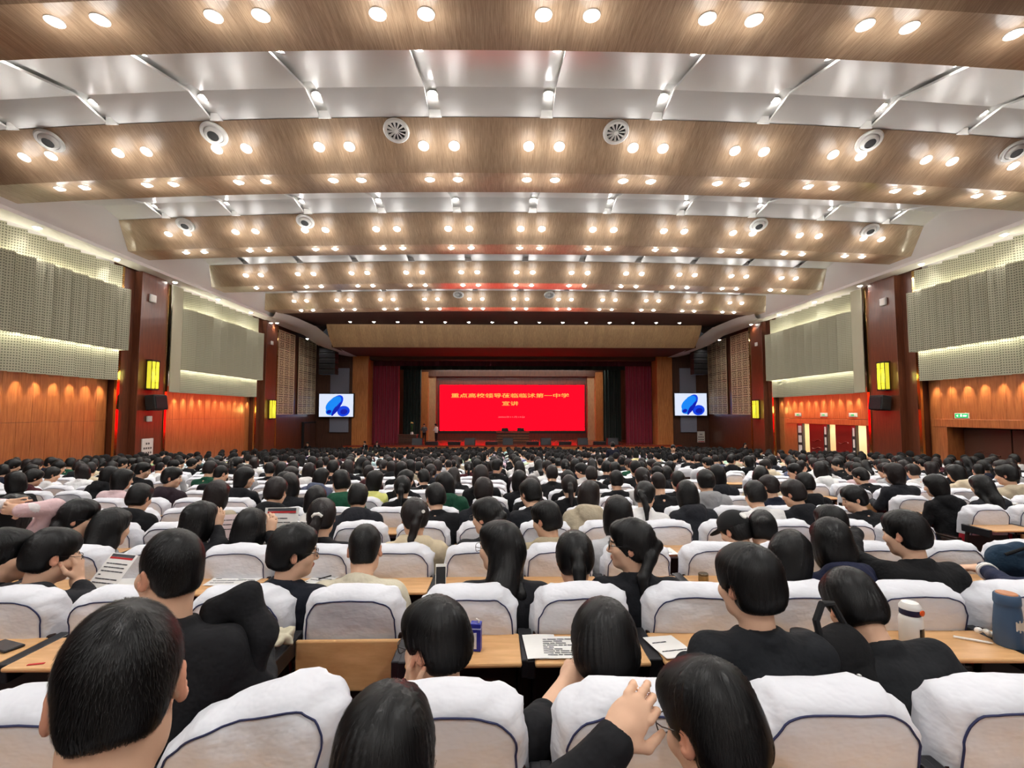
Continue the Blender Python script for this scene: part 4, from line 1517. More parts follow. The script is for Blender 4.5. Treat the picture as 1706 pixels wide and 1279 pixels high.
def head_sdf(f, C, R, k=1.0):
    T = lambda x, y, z: C + R @ vec(x, y, z)
    f.ell(T(0, -.012, .030), (.074, .094, .092), R, .03)
    f.ell(T(0, .034, -.040), (.058, .060, .078), R, .035)
    f.ell(T(0, .064, -.092), (.026, .026, .022), R, .03)
    for q in (-1, 1):
        f.ell(T(q * .043, .058, -.024), (.026, .03, .028), R, .02)          # cheek
        f.ell(T(q * .048, .01, -.07), (.018, .035, .03), R, .03)            # jaw angle
    f.ell(T(0, .085, .026), (.048, .014, .012), R, .02)                     # brow
    for q in (-1, 1):
        f.ell(T(q * .032, .100, .006), (.017, .012, .010), R, .012, True)   # eye hollow
        f.ell(T(q * .032, .082, .005), (.015, .013, .010), R, .004)
    f.cap(T(0, .094, .008), T(0, .112, -.026), .007, .0115, .012)           # nose
    f.ell(T(0, .102, -.032), (.019, .012, .008), R, .008)
    f.ell(T(0, .094, -.056), (.024, .011, .006), R, .006)                   # lips
    f.ell(T(0, .091, -.067), (.020, .012, .007), R, .006)
    for q in (-1, 1):                                                        # ears
        f.ell(T(q * .080, -.008, -.006), (.010, .020, .033), R @ rotm(q * -22, -12, 0), .008)
        f.ell(T(q * .088, -.002, -.002), (.006, .010, .018), R, .006, True)


def hand_sdf(f, w, fdir, nrm, curl, side, size=1.0):
    """Palm with four fingers and a thumb. side -1 left, +1 right; curl in degrees per joint."""
    fd = np.array(fdir, float); fd /= np.linalg.norm(fd)
    nn = np.array(nrm, float); nn -= fd * (nn @ fd); nn /= np.linalg.norm(nn)
    sd = np.cross(fd, nn) * side
    z = size
    Rm = np.stack([sd, fd, nn], 1)
    if np.linalg.det(Rm) < 0:
        Rm = np.stack([-sd, fd, nn], 1)
    f.ell(w + fd * .048 * z, (.040 * z, .054 * z, .017 * z), Rm, .014)
    f.cap(w - fd * .02, w + fd * .03 * z, .025, .026, .015)
    curls = curl if isinstance(curl, (list, tuple)) else [curl] * 4
    for i, (off, L) in enumerate(((-.030, .062), (-.010, .078), (.011, .084), (.031, .076))):
        p = w + fd * (.086 + (.004 if i in (1, 2) else -.004)) * z + sd * off * z
        d = fd.copy()
        fan = sd * off * 1.2
        ang = 0.0
        segs = (.46, .30, .24)
        r = .0092 * z
        for j, q in enumerate(segs):
            ang += math.radians(curls[i] if j else curls[i] * .8)
            d = fd * math.cos(ang) + nn * math.sin(ang) + fan
            d /= np.linalg.norm(d)
            p2 = p + d * L * q * z
            f.cap(p, p2, r, r * .92, .004)
            p = p2; r *= .92
    p = w + fd * .022 * z + sd * .030 * z
    d1 = fd * .55 + sd * .65 + nn * .45; d1 /= np.linalg.norm(d1)
    d2 = fd * .85 + sd * .15 + nn * .5; d2 /= np.linalg.norm(d2)
    p1 = p + d1 * .042 * z
    f.cap(p, p1, .0145 * z, .0115 * z, .010)
    f.cap(p1, p1 + d2 * .032 * z, .0112 * z, .0092 * z, .004)
    f.cap(p1 + d2 * .032 * z, p1 + d2 * .055 * z, .0092 * z, .008 * z, .004)


def body_mesh(P, h=0.008, arms=(True, True)):
    pts = [P.head, P.nb, P.hip + vec(0, 0, .2)] + [P.wr[i] for i in (0, 1) if P.hands[i] is not None] + [P.el[i] for i in (0, 1) if P.hands[i] is not None]
    pts = np.array(pts)
    lo, hi = pts.min(0) - .15, pts.max(0) + .15
    lo[2] = min(P.nb[2] - .22, (pts[:, 2].min() - .05)); lo[0] = min(lo[0], P.nb[0] - .2); hi[0] = max(hi[0], P.nb[0] + .2)
    f = Field(lo, hi, h)
    head_sdf(f, P.head, P.Rh)
    f.cap(P.nb + P.Rt @ vec(0, -.005, -.05), P.head + P.Rh @ vec(0, -.022, -.045), .060, .052, .03)
    f.ell(P.nb + P.Rt @ vec(0, 0, -.13), (.150, .085, .13), P.Rt, .06)
    for i in (0, 1):
        f.cap(P.nb + P.Rt @ vec(0, -.01, -.04), P.sh[i], .045, .045, .05)
        if P.hands[i] is not None:
            f.chain([P.sh[i], P.el[i], P.wr[i]], [.042, .036, .027], .02)
            hand_sdf(f, P.wr[i], *P.hands[i], side=(-1, 1)[i])
    V, Q = f.mesh()
    loc = (V - P.head) @ P.Rh
    x, y, z = loc[:, 0], loc[:, 1], loc[:, 2]
    T = np.tile(SKIN, (len(V), 1))
    near = (np.abs(x) < .1) & (np.abs(y) < .13) & (np.abs(z) < .14)
    def paint(m, c):
        T[m & near] = c
    paint((np.abs(x) > .076) & (np.abs(z) < .04) & (y < .03), EAR)
    paint((np.abs(x) < .020) & (z < -.052) & (z > -.071) & (y > .090), LIP)
    ax = np.abs(x)
    paint((ax > .016) & (ax < .050) & (z > .020) & (z < .030) & (y > .06), BROW)
    paint((((ax - .032) / .016) ** 2 + ((z - .005) / .0075) ** 2 < 1) & (y > .07), EYE_W)
    paint((((ax - .032) / .0085) ** 2 + ((z - .005) / .0085) ** 2 < 1) & (y > .07), EYE_D)
    return V, Q, T


def hair_field(P, style, h=0.008, vol=0.0):
    C, R = P.head, P.Rh
    T = lambda x, y, z: C + R @ vec(x, y, z)
    ext = {'crew': .15, 'short': .16, 'bob': .2, 'long': .36, 'pony': .3, 'bun': .2, 'cap': .16}[style]
    lo, hi = C - max(.17, ext * .62), C + .17
    lo[2] = C[2] - ext
    if style in ('pony', 'long', 'bun'):
        lo -= vec(.06, .06, 0); hi += vec(.06, .06, 0)
    f = Field(lo, hi, h)
    g = vol
    if style == 'crew':
        f.ell(T(0, -.014, .034), (.080, .101, .099), R, .01)
        f.ell(T(0, -.052, -.030), (.060, .045, .048), R, .03)
    else:
        f.ell(T(0, -.014, .036), (.088 + g, .107 + g, .103 + g), R, .01)
        f.ell(T(0, -.045, -.020), (.083 + g, .072 + g, .075), R, .03)
        f.ell(T(0, .045, .075), (.066, .05, .045), R, .03)
    if style in ('bob', 'long', 'pony', 'bun'):
        f.ell(T(0, -.03, .02), (.091, .10, .10), R, .02)
    if style == 'bob':
        for q in (-1, 1):
            f.ell(T(q * .072, -.01, -.055), (.030, .062, .085), R, .03)
        f.ell(T(0, -.062, -.07), (.085, .052, .09), R, .03)
    if style == 'long':
        Rt = P.Rt
        nb = P.nb
        f.ell(T(0, -.062, -.06), (.088, .052, .09), R, .03)
        f.chain([T(0, -.07, -.02), nb + Rt @ vec(0, -.105, .0), nb + Rt @ vec(0, -.12, -.12)], [.070, .058, .032], .04)
        for q in (-1, 1):
            f.chain([T(q * .07, -.02, .0), T(q * .072, -.03, -.08), nb + Rt @ vec(q * .085, -.07, -.04)], [.03, .034, .028], .03)
    # open the face, neck and ears
    f.ell(T(0, .125, -.030), (.072 if style != 'bob' else .064, .088, .088), R, .012, True)
    f.ell(T(0, .085, -.115), (.10, .10, .07), R, .02, True)
    if style in ('crew', 'short'):
        for q in (-1, 1):
            f.ell(T(q * .092, .030, -.050), (.028, .050, .055), R, .012, True)
            f.ell(T(q * .088, -.005, -.020), (.018, .026, .036), R, .008, True)
        f.ell(T(0, -.055, -.135), (.12, .12, .062 if style == 'short' else .072), R, .02, True)
    if style in ('pony', 'bun'):
        for q in (-1, 1):
            f.ell(T(q * .096, .02, -.040), (.026, .05, .05), R, .012, True)
        f.ell(T(0, -.04, -.138), (.13, .14, .066), R, .02, True)
    if style == 'pony':
        d = P.Rt
        a = T(0, -.105, .015)
        b = a + R @ vec(0, -.030, -.012)
        f.cap(T(0, -.09, .018), b, .020, .022, .02)
        e = P.nb + P.Rt @ vec(.0, -.125, .03)
        f.chain([b, (b + e) / 2 + vec(0, -.0, .02), e, e + P.Rt @ vec(.0, -.0, -.13)], [.024, .029, .026, .010], .02)
    if style == 'bun':
        f.ell(T(0, -.115, .03), (.042, .036, .040), R, .012)
    return f


def streaks(V, N, P, amp, seed):
    """Comb fine furrows from the crown outward."""
    loc = (V - P.head) @ P.Rh
    d = loc - np.array([0.012, -.055, .12])
    a = np.arctan2(d[:, 0], d[:, 1])
    ph = seed * 1.7
    s = (np.sin(a * 31 + ph + 9 * loc[:, 2]) + .7 * np.sin(a * 57 + 2 * ph + 23 * loc[:, 1]) + .5 * np.sin(a * 93 + 3 * ph)) / 2.2
    if amp > .002:                   # loose tufts
        q = np.sin(38 * loc[:, 0] + ph) * np.sin(33 * loc[:, 2] + 2 * ph) + .7 * np.sin(61 * loc[:, 1] + 29 * loc[:, 0] + ph)
        s = s + 0.9 * q
    s = np.maximum(s, -.35)
    w = 1.0
    return V + N * (amp * s * w)[:, None]


def vnormals(f, V):
    return f.grad(V)


def strands(f, P, n, length, width, seed, lift=0.004):
    """Thin locks lying on the hair surface, combed away from the crown."""
    rg = np.random.default_rng(seed)
    V, Q = f.mesh()
    if len(V) == 0:
        return np.zeros((0, 3)), np.zeros((0, 4), int)
    p = V[rg.integers(0, len(V), n)] + rg.normal(0, .002, (n, 3))
    crown = P.head + P.Rh @ vec(.012, -.055, .135)
    pts = [None] * 6
    jitter = rg.normal(0, .16, (n, 3))
    L = length * rg.uniform(.6, 1.15, n)[:, None]
    st = L / 5
    nrm = None
    ups = []
    for j in range(6):
        g = f.grad(p)
        off = f.sample(p)[:, None]
        p = p - g * (off - (.0008 + lift * (j / 5.0) ** 2 * rg.uniform(0, 1, (n, 1))))
        pts[j] = p.copy(); ups.append(g)
        d = p - crown
        d = d / (np.linalg.norm(d, axis=1, keepdims=True) + 1e-6) + jitter + np.array([0, 0, -.25])
        d = d - g * (d * g).sum(1, keepdims=True)
        d /= np.linalg.norm(d, axis=1, keepdims=True) + 1e-6
        p = p + d * st
    VV, FF = [], []
    for j in range(6):
        t = pts[min(j + 1, 5)] - pts[max(j - 1, 0)]
        w = np.cross(t, ups[j]); w /= np.linalg.norm(w, axis=1, keepdims=True) + 1e-9
        wd = width * (1 - (j / 5.0) ** 2 * .85)
        VV += [pts[j] - w * wd, pts[j] + w * wd]
    VV = np.stack(VV, 1).reshape(-1, 3)            # n x 12
    i = np.arange(n)[:, None] * 12
    for j in range(5):
        FF.append(np.concatenate([i + 2 * j, i + 2 * j + 1, i + 2 * j + 3, i + 2 * j + 2], 1))
    return VV, np.concatenate(FF)


def hair_mesh(P, style, h=0.008, seed=0, n=0, length=.07, width=.0011, amp=.003, vol=0.0):
    f = hair_field(P, style, h, vol)
    V, Q = f.mesh()
    V = streaks(V, f.grad(V), P, amp if style != 'crew' else amp * .4, seed)
    if n:
        SV, SQ = strands(f, P, n, length, width, seed)
        Q = np.concatenate([Q, SQ + len(V)]); V = np.concatenate([V, SV])
    return V, Q


def jacket_mesh(P, kind='jacket', h=0.012, seed=0, arms=(True, True), cuff=(.0, .0), bulk=1.0):
    pts = np.array([P.hip, P.nb] + P.sh + P.el + P.wr)
    lo, hi = pts.min(0) - .14, pts.max(0) + .14
    hi[2] = max(P.nb[2] + .09, max(P.wr[0][2], P.wr[1][2]) + .05, max(P.el[0][2], P.el[1][2]) + .09)
    lo[2] = -.02
    f = Field(lo, hi, h)
    Rt = P.Rt
    b = bulk
    T = lambda x, y, z: P.nb + Rt @ vec(x, y, z)
    f.ell(T(0, .0, -.15), (.188 * b, .122 * b, .165), Rt, .05)
    f.ell(P.hip + Rt @ vec(0, 0, .13), (.172 * b, .132 * b, .20), Rt, .06)
    f.ell(P.hip + vec(0, .02, .0), (.18, .15, .12), None, .06)
    for i in (0, 1):
        q = (-1, 1)[i]
        f.cap(T(q * .045, -.018, -.022), P.sh[i], .050 * b, .068 * b, .05)
        if arms[i]:
            w = P.wr[i] + (P.el[i] - P.wr[i]) * cuff[i]
            f.chain([P.sh[i], P.el[i], w], [.064 * b, .054 * b, .040 * b], .03)
    if kind in ('hoodie',):
        for a in np.linspace(-1.15, 1.15, 5):
            f.ell(T(.088 * math.sin(a), -.015 - .078 * math.cos(a), .012), (.046, .044, .045), Rt, .035)
        f.ell(T(0, -.115, -.035), (.085, .042, .070), Rt, .04)
    if kind in ('jacket', 'shirt', 'uniform'):
        for a in np.linspace(-2.5, 2.5, 23):
            f.ell(T(.058 * math.sin(a), -.002 - .056 * math.cos(a), .010 + .010 * math.cos(a)), (.024, .022, .026), Rt, .02)
    # neck opening
    f.cap(P.nb + Rt @ vec(0, .0, -.02), P.head + P.Rh @ vec(0, -.015, -.03), .055, .060, .006, True)
    V, Q = f.mesh()
    N = f.grad(V)
    ph = seed * 2.1
    w = (.5 * np.sin(23 * V[:, 2] + 9 * V[:, 0] + ph) + .6 * np.sin(31 * V[:, 0] - 17 * V[:, 2] + 2 * ph + 11 * V[:, 1]) + .4 * np.sin(53 * V[:, 1] + 37 * V[:, 2] + ph))
    V = V + N * (.0055 * w)[:, None]
    return V, Q


def trousers_mesh():
    f = Field((-.3, -.2, -.5), (.3, .62, .2), .025)
    f.ell((0, .02, .04), (.17, .15, .11), None, .05)
    for q in (-1, 1):
        f.chain([vec(q * .085, .05, .05), vec(q * .10, .44, .06), vec(q * .10, .42, -.40)], [.085, .065, .048], .02)
        f.ell((q * .10, .48, -.42), (.042, .11, .035), None, .02)
    return f.mesh()


V, Q = trousers_mesh()
TROUSERS = mesh_np('trousers', V, Q, True); TROUSERS.materials.append(M['trousers'])


def specs_mesh(P, parent, round_=False):
    T = lambda x, y, z: Vector(P.head + P.Rh @ vec(x, y, z))
    fr = MB()
    for q in (-1, 1):
        pts = []
        for k in range(17):
            a = 2 * math.pi * k / 16
            ex = .6 if not round_ else 1.0
            ca, sa = math.cos(a), math.sin(a)
            pts.append(T(q * .034 + .026 * math.copysign(abs(ca) ** ex, ca), .108 - .004 * abs(ca), .004 + .020 * math.copysign(abs(sa) ** ex, sa)))
        fr.tube(pts, .0016, 5, False)
        fr.tube([T(q * .060, .105, .010), T(q * .080, .06, .012), T(q * .083, -.002, .010), T(q * .082, -.02, -.004)], .0015, 5)
    fr.tube([T(-.009, .109, .008), T(0, .112, .010), T(.009, .109, .008)], .0014, 5)
    return fr.build('spectacles', M['spectacle'], parent, True)


def person(label, P, style='short', jacket='jacket', col=(22, 22, 26), loc=(0, 0, 0), rotz=0.0, h=0.008, hh=0.008, jh=0.012, hair='hair', n=0, length=.07,
           width=.0011, seed=0, glasses=False, group='audience', arms=(True, True), cuff=(0, 0), vol=0.0, legs=True, scale=1.0, bulk=1.0, cat='person', name='person'):
    o = thing(name, label, cat, loc, rotz, group)
    o.scale = (scale, scale, scale)
    V, Q, T = body_mesh(P, h)
    me = mesh_np('body', V, Q, True, T); me.materials.append(M['skin'])
    link('body', me, None, o)
    if style:
        V, Q = hair_mesh(P, style, hh, seed, n, length, width, vol=vol)
        me = mesh_np('hair', V, Q, True); me.materials.append(M[hair])
        link('hair', me, None, o)
    V, Q = jacket_mesh(P, jacket, jh, seed, arms, cuff, bulk)
    me = mesh_np('jacket', V, Q, True); me.materials.append(M['cloth'])
    j = link('jacket' if jacket != 'shirt' else 'shirt', me, None, o)
    j.color = srgb(*col)
    if legs:
        link('trousers', TROUSERS, None, o)
    if glasses:
        specs_mesh(P, o)
    return o

# ------------------------------------------------------------------ the nearest people, one by one
taken = {}


def sleeves(P, parent, col, h=.012):
    for i in (0, 1):
        pts = np.array([P.sh[i], P.el[i], P.wr[i]])
        f = Field(pts.min(0) - .1, pts.max(0) + .1, h)
        f.chain([P.sh[i], P.el[i], P.wr[i]], [.070, .059, .045], .03)
        V, Q = f.mesh()
        me = mesh_np('sleeve', V, Q, True); me.materials.append(M['cloth'])
        o = link('sleeve', me, None, parent)
        o.color = srgb(*col)


def hero(label, head, style, col, jacket='jacket', arms=None, rotz=0.0, seat=None, sleeve_col=None, scale=1.04, specs=False, res=.007, n=1400, **kw):
    """head: pixel x, y and distance; arms: {side: ((elbow px), (wrist px), hand)} with the hand given in hall directions."""
    pk = {k: kw.pop(k) for k in ('lean', 'side', 'twist', 'yaw', 'pitch', 'roll', 'spine', 'neck') if k in kw}
    pk['yaw'] = pk.get('yaw', 0) - math.degrees(rotz)
    P0 = Pose(**pk)
    W = np.array(at(*head))
    Rz = rotm(math.degrees(rotz))
    loc = W - Rz @ P0.head * scale
    if seat and seat[0] > 0:            # keep the hips in front of the seat back, the head on its line of sight
        need = row_d(seat[0]) + .17 + .03 * scale
        for _ in range(3):
            if loc[1] < need:
                k = 1 + (need - loc[1]) / W[1]
                W = W * k
                scale = min(scale * k, 1.2)
                loc = W - Rz @ P0.head * scale
    el, wr, hd, cuff = list(P0.el), list(P0.wr), [None, None], [0.0, 0.0]
    for q, spec in (arms or {}).items():
        i = 0 if q == 'L' else 1
        e, w = spec[0], spec[1]
        el[i] = Rz.T @ (np.array(at(*e)) - loc) / scale
        wr[i] = Rz.T @ (np.array(at(*w)) - loc) / scale
        if len(spec) > 2 and spec[2]:
            fd, nn, cl = spec[2]
            hd[i] = (Rz.T @ np.array(fd, float), Rz.T @ np.array(nn, float), cl)
        if len(spec) > 3:
            cuff[i] = spec[3]
    P = Pose(elbows=el, wrists=wr, hands=hd, **pk)
    o = person(label, P, style, jacket, col, tuple(loc), rotz, res, min(res, .007), .010, n=n, scale=scale, cuff=cuff, glasses=specs, **kw)
    if sleeve_col:
        sleeves(P, o, sleeve_col)
    if seat:
        taken[seat] = o
    return o, P, loc


BLK, NAVY = (27, 27, 30), (26, 30, 46)
# closest heads, behind the first visible row of seats
hero('boy with close-cropped black hair seen from behind, lowest left of the picture', (200, 1150, .82), 'crew', BLK, 'shirt', yaw=30, pitch=18, lean=6, seed=1, res=.005, n=9000, length=.022, width=.0006, seat=(0, 'centre', -2))
hero('student with thick black hair at the bottom edge, left of the centre', (641, 1276, .95), 'short', BLK, 'jacket', yaw=4, pitch=18, lean=6, seed=2, res=.005, n=7000, length=.08, width=.0008, vol=.004, scale=1.0, seat=(0, 'centre', -1))
hero('boy holding his spectacles, black hair with a pale crown whorl, bottom edge', (1184, 1210, 1.06), 'short', BLK, 'jacket', yaw=26, pitch=22, lean=4, seed=3, res=.0048, n=7000, length=.05, width=.0007, specs=True, scale=1.0,
     arms={'L': ((950, 1330, .98), (1020, 1232, 1.0), ((.75, .35, .55), (.35, .9, -.25), [38, 30, 42, 48]))}, seat=(0, 'centre', 0))
# first visible row
hero('big boy with cropped hair in black sweater looking left, beside a black coat', (284, 952, 1.66), 'crew', BLK, 'shirt', yaw=62, pitch=4, lean=2, seed=4, res=.006, n=4000, length=.02, width=.0008, scale=1.06, bulk=1.05, seat=(1, 'centre', -3))
hero('boy in spectacles resting chin on his hand, black hair, near the blue carton', (725, 1070, 1.60), 'short', BLK, 'shirt', yaw=60, pitch=12, lean=14, seed=5, res=.005, n=5000, length=.08, width=.0009, vol=.006, specs=True, scale=1.0,
     arms={'L': ((690, 1215, 1.74), (688, 1150, 1.72), ((-.1, .0, 1), (.95, .1, 0), [52, 48, 42, 36]), .35)}, seat=(1, 'centre', -1))
hero('student with short bobbed hair bending over a paper, forearm bare', (1007, 1082, 1.50), 'short', BLK, 'shirt', yaw=-4, pitch=24, lean=16, seed=6, res=.0055, n=5000, length=.1, width=.0009, vol=.012, scale=1.12,
     arms={'L': ((885, 1225, 1.52), (948, 1132, 1.80), ((.35, .9, .1), (.2, 0, -1), 22), .72)}, seat=(1, 'centre', 0))
hero('tall boy with thick black hair and dark sweater, back to the camera', (1246, 974, 1.78), 'short', (26, 28, 32), 'shirt', yaw=24, pitch=6, lean=4, seed=7, res=.006, n=5000, length=.09, width=.0009, vol=.008, scale=1.04, bulk=1.1, seat=(1, 'centre', 1))
hero('boy in black jacket bending down over his desk beside the white bottle', (1422, 1010, 1.92), 'short', (28, 29, 32), 'jacket', yaw=-8, pitch=34, roll=-6, lean=22, side=-12, seed=8, res=.006, n=5000, length=.08, width=.0009, vol=.006, scale=1.02, bulk=1.08, seat=(1, 'centre', 2))
# second row
R2 = [
    ('boy at the left edge in profile, black hair over his brow', (10, 925, 2.62), 'short', BLK, 'jacket', dict(yaw=-72, pitch=8), (2, 'centre', -5)),
    ('boy in black hoodie with hand to cheek, second head at the left', (86, 926, 2.58), 'short', (34, 34, 38), 'hoodie', dict(yaw=-34, pitch=16, specs=True, arms={'R': ((150, 1010, 2.66), (128, 965, 2.74), ((0, .1, 1), (-.9, -.2, 0), 30), .3)}), (2, 'centre', -4)),
    ('boy with spectacles and dark navy jacket in profile to the right', (490, 920, 2.58), 'short', (24, 27, 36), 'jacket', dict(yaw=-62, pitch=6, specs=True, vol=.006), (2, 'centre', -2)),
    ('man with cropped hair in cream patterned shirt writing at his desk', (608, 916, 2.66), 'crew', (208, 200, 178), 'shirt', dict(yaw=6, pitch=12, lean=24, bulk=1.12), (2, 'centre', -1)),
    ('girl with spectacles and long dark hair turned left, black jacket', (832, 912, 2.58), 'long', (32, 32, 36), 'jacket', dict(yaw=58, pitch=4, specs=True), (2, 'centre', 0)),
    ('girl with tied hair seen from behind in a pale pink jacket', (957, 930, 2.55), 'pony', (210, 184, 184), 'hoodie', dict(yaw=0, pitch=18, lean=14), (2, 'centre', 1)),
    ('girl in large spectacles turned left, black jacket with white sleeves', (1050, 908, 2.60), 'pony', (24, 25, 30), 'jacket', dict(yaw=74, pitch=2, specs=True, sleeve_col=(226, 224, 222)), (2, 'centre', 2)),
    ('girl with bobbed hair looking down to the right, pale shirt', (1318, 928, 2.62), 'bob', (206, 204, 206), 'shirt', dict(yaw=-52, pitch=24, specs=True), (2, 'centre', 3)),
    ('student with dark hair and navy hooded top, head bent forward', (1384, 904, 2.80), 'bob', (30, 34, 58), 'hoodie', dict(yaw=-6, pitch=24, lean=18), (2, 'centre', 4)),
    ('broad boy in black sweater with arm stretched to the next row', (1508, 890, 2.72), 'short', (18, 18, 20), 'shirt', dict(yaw=24, pitch=10, scale=1.0, bulk=1.15, arms={'L': ((1415, 930, 2.85), (1425, 888, 3.15), ((-.3, .9, .2), (0, 0, -1), 25))}), (2, 'centre', 5)),
    ('person in navy jersey with white stripes at the cuffs, right edge', (1768, 905, 2.75), 'short', (30, 36, 62), 'jacket', dict(yaw=30, pitch=12, arms={'L': ((1690, 985, 2.62), (1640, 948, 2.95), ((-.8, .5, 0), (0, 0, -1), 25))}), (2, 'centre', 6)),
    # third row
    ('girl stretching her arms over her head, white shirt and pink sleeves', (22, 856, 3.58), 'bob', (228, 222, 222), 'shirt', dict(yaw=10, pitch=10, sleeve_col=(222, 190, 192), arms={'L': ((-50, 845, 3.6), (5, 842, 3.5), ((.9, 0, .1), (0, 1, 0), 15)), 'R': ((90, 846, 3.62), (36, 850, 3.46), ((-.95, 0, .1), (0, 1, 0), 15))}), (3, 'centre', -9)),
    ('girl with spectacles and black ponytail in profile, black jacket', (134, 864, 3.58), 'pony', (24, 24, 28), 'jacket', dict(yaw=-72, pitch=8, specs=True), (3, 'centre', -7)),
    ('girl with shoulder-length hair and white clip, grey shirt', (186, 880, 3.50), 'long', (168, 170, 178), 'shirt', dict(yaw=-16, pitch=10), (3, 'centre', -6)),
    ('girl with black bob holding a pink leaflet', (333, 868, 3.56), 'bob', (24, 24, 28), 'jacket', dict(yaw=-14, pitch=14, arms={'R': ((368, 912, 3.62), (360, 880, 3.75), ((.1, .2, 1), (-.6, .6, 0), 30))}), (3, 'centre', -4)),
    ('girl with smooth black bob reading an open newspaper', (417, 880, 3.48), 'bob', (22, 22, 25), 'jacket', dict(yaw=0, pitch=16, arms={'R': ((462, 920, 3.55), (448, 890, 3.76), ((.1, .3, 1), (-.6, .6, 0), 30))}), (3, 'centre', -3)),
    ('girl with white scrunchie on her ponytail, black top', (537, 862, 3.58), 'pony', (24, 22, 26), 'shirt', dict(yaw=6, pitch=10, hair='hair_brown'), (3, 'centre', -2)),
    ('girl with long reddish ponytail and a beige hood', (690, 862, 3.58), 'pony', (206, 190, 160), 'hoodie', dict(yaw=24, pitch=14, hair='hair_brown'), (3, 'centre', -1)),
    ('girl with round spectacles turned left, white and black jacket', (811, 861, 3.60), 'pony', (36, 36, 40), 'jacket', dict(yaw=62, pitch=8, specs=True, sleeve_col=(224, 224, 224)), (3, 'centre', 0)),
    ('boy with beige collar and white sleeves leaning to the left', (910, 866, 3.60), 'short', (170, 156, 130), 'hoodie', dict(yaw=48, pitch=16, sleeve_col=(226, 224, 222)), (3, 'centre', 1)),
    ('student with dark bob in a pale grey knitted sweater', (1029, 858, 3.62), 'bob', (188, 188, 190), 'shirt', dict(yaw=-4, pitch=8, scale=1.08), (3, 'centre', 2)),
    ('student in black baseball cap with a pale badge', (1224, 884, 3.56), 'short', (206, 196, 186), 'jacket', dict(yaw=30, pitch=26, lean=20), (3, 'centre', 4)),
    ('girl with small bun and dark hair beside the black cap', (1270, 882, 3.60), 'bun', (150, 130, 112), 'shirt', dict(yaw=-24, pitch=20, lean=16), (3, 'centre', 5)),
    ('student with round black hair before the navy hooded top', (1383, 872, 3.66), 'bob', (40, 36, 36), 'hoodie', dict(yaw=6, pitch=12), (3, 'centre', 6)),
]
hero_objs = {}
for i, (lab, hd_, st, col, jk, kw, seat) in enumerate(R2):
    near = hd_[2] < 3
    hero_objs[lab] = hero(lab, hd_, st, col, jk, seat=seat, seed=10 + i, res=.007 if near else .009, n=2200 if near else 1200, length=.09 if st != 'crew' else .02, width=.0011, **kw)

# small belongings that are part of a person
def on_head(lab, pts, name, m, r):
    o, P, loc = hero_objs[lab]
    q = MB()
    q.tube([Vector(P.head + P.Rh @ vec(*p)) for p in pts], r, 8)
    q.build(name, m, o, True)


on_head('girl with white scrunchie on her ponytail, black top', [(-.03, -.135, .012), (-.015, -.15, .026), (.012, -.15, .028), (.03, -.138, .012)], 'scrunchie', M['white_tie'], .012)
on_head('girl with shoulder-length hair and white clip, grey shirt', [(-.088, -.05, .05), (-.084, -.075, .048)], 'hair_clip', M['white_tie'], .006)
on_head('girl with long reddish ponytail and a beige hood', [(.03, -.14, .03), (.03, -.148, .03)], 'hair_bobble', M['white_tie'], .012)
o, P, loc = hero_objs['student in black baseball cap with a pale badge']
f = Field(P.head - .2, P.head + .2, .008)
f.ell(P.head + P.Rh @ vec(0, -.01, .045), (.098, .115, .10), P.Rh, .01)
f.half(P.Rh @ vec(0, 0, -1), float((P.Rh @ vec(0, 0, -1)) @ (P.head + P.Rh @ vec(0, 0, .018))), .01)
f.ell(P.head + P.Rh @ vec(0, .125, .030), (.075, .075, .010), P.Rh @ rotm(0, 12, 0), .012)
V, Q = f.mesh()
M['cap_cloth'] = mat('black_cap_cloth', srgb(20, 20, 22), .9)
me = mesh_np('baseball_cap', V, Q, True); me.materials.append(M['cap_cloth'])
cap = link('baseball_cap', me, None, o)
bq = MB().lathe([(.026, 0), (.024, .008), (.004, .010)], 14, R=Matrix(P.Rh.tolist()) @ Matrix.Rotation(math.radians(90), 3, 'X') @ Matrix.Rotation(math.radians(-25), 3, 'X'), c=Vector(P.head + P.Rh @ vec(-.01, -.118, .075)))
bq.build('badge', M['white_tie'], cap, True)
# black coat hanging from the big boy's shoulder
f = Field((-.3, -.3, -.2), (.3, .3, .6), .012)
f.chain([vec(-.08, 0, .34), vec(.02, .02, .36), vec(.075, 0, .26), vec(.06, -.02, .02)], [.035, .05, .055, .045], .03)
f.chain([vec(-.07, 0, .30), vec(-.03, .0, -.02), vec(.05, .0, -.05)], [.045, .05, .03], .03)
V, Q = f.mesh()
V = V + .008 * np.sin(V[:, [2, 0, 1]] * np.array([31, 37, 29]))
p = at(392, 1085, 1.70)
me = mesh_np('black_coat', V, Q, True); me.materials.append(M['cloth'])
o = tag(link('black_coat', me, None, None, (p.x, p.y, p.z - .2)), 'black padded coat slung beside the boy looking left', 'coat')
o.color = srgb(22, 22, 25)
# stripes on the navy jersey
o, P, loc = hero_objs['person in navy jersey with white stripes at the cuffs, right edge']
for t in (.10, .16):
    c = P.wr[0] + (P.el[0] - P.wr[0]) * t
    ax = (P.el[0] - P.wr[0]); ax /= np.linalg.norm(ax)
    MB().tube([Vector(c - ax * .008), Vector(c + ax * .008)], .050, 16).build('cuff_stripe', M['white_tie'], o, True)

# ------------------------------------------------------------------ the other people of the front half, from a set of types
TEMPL = {}


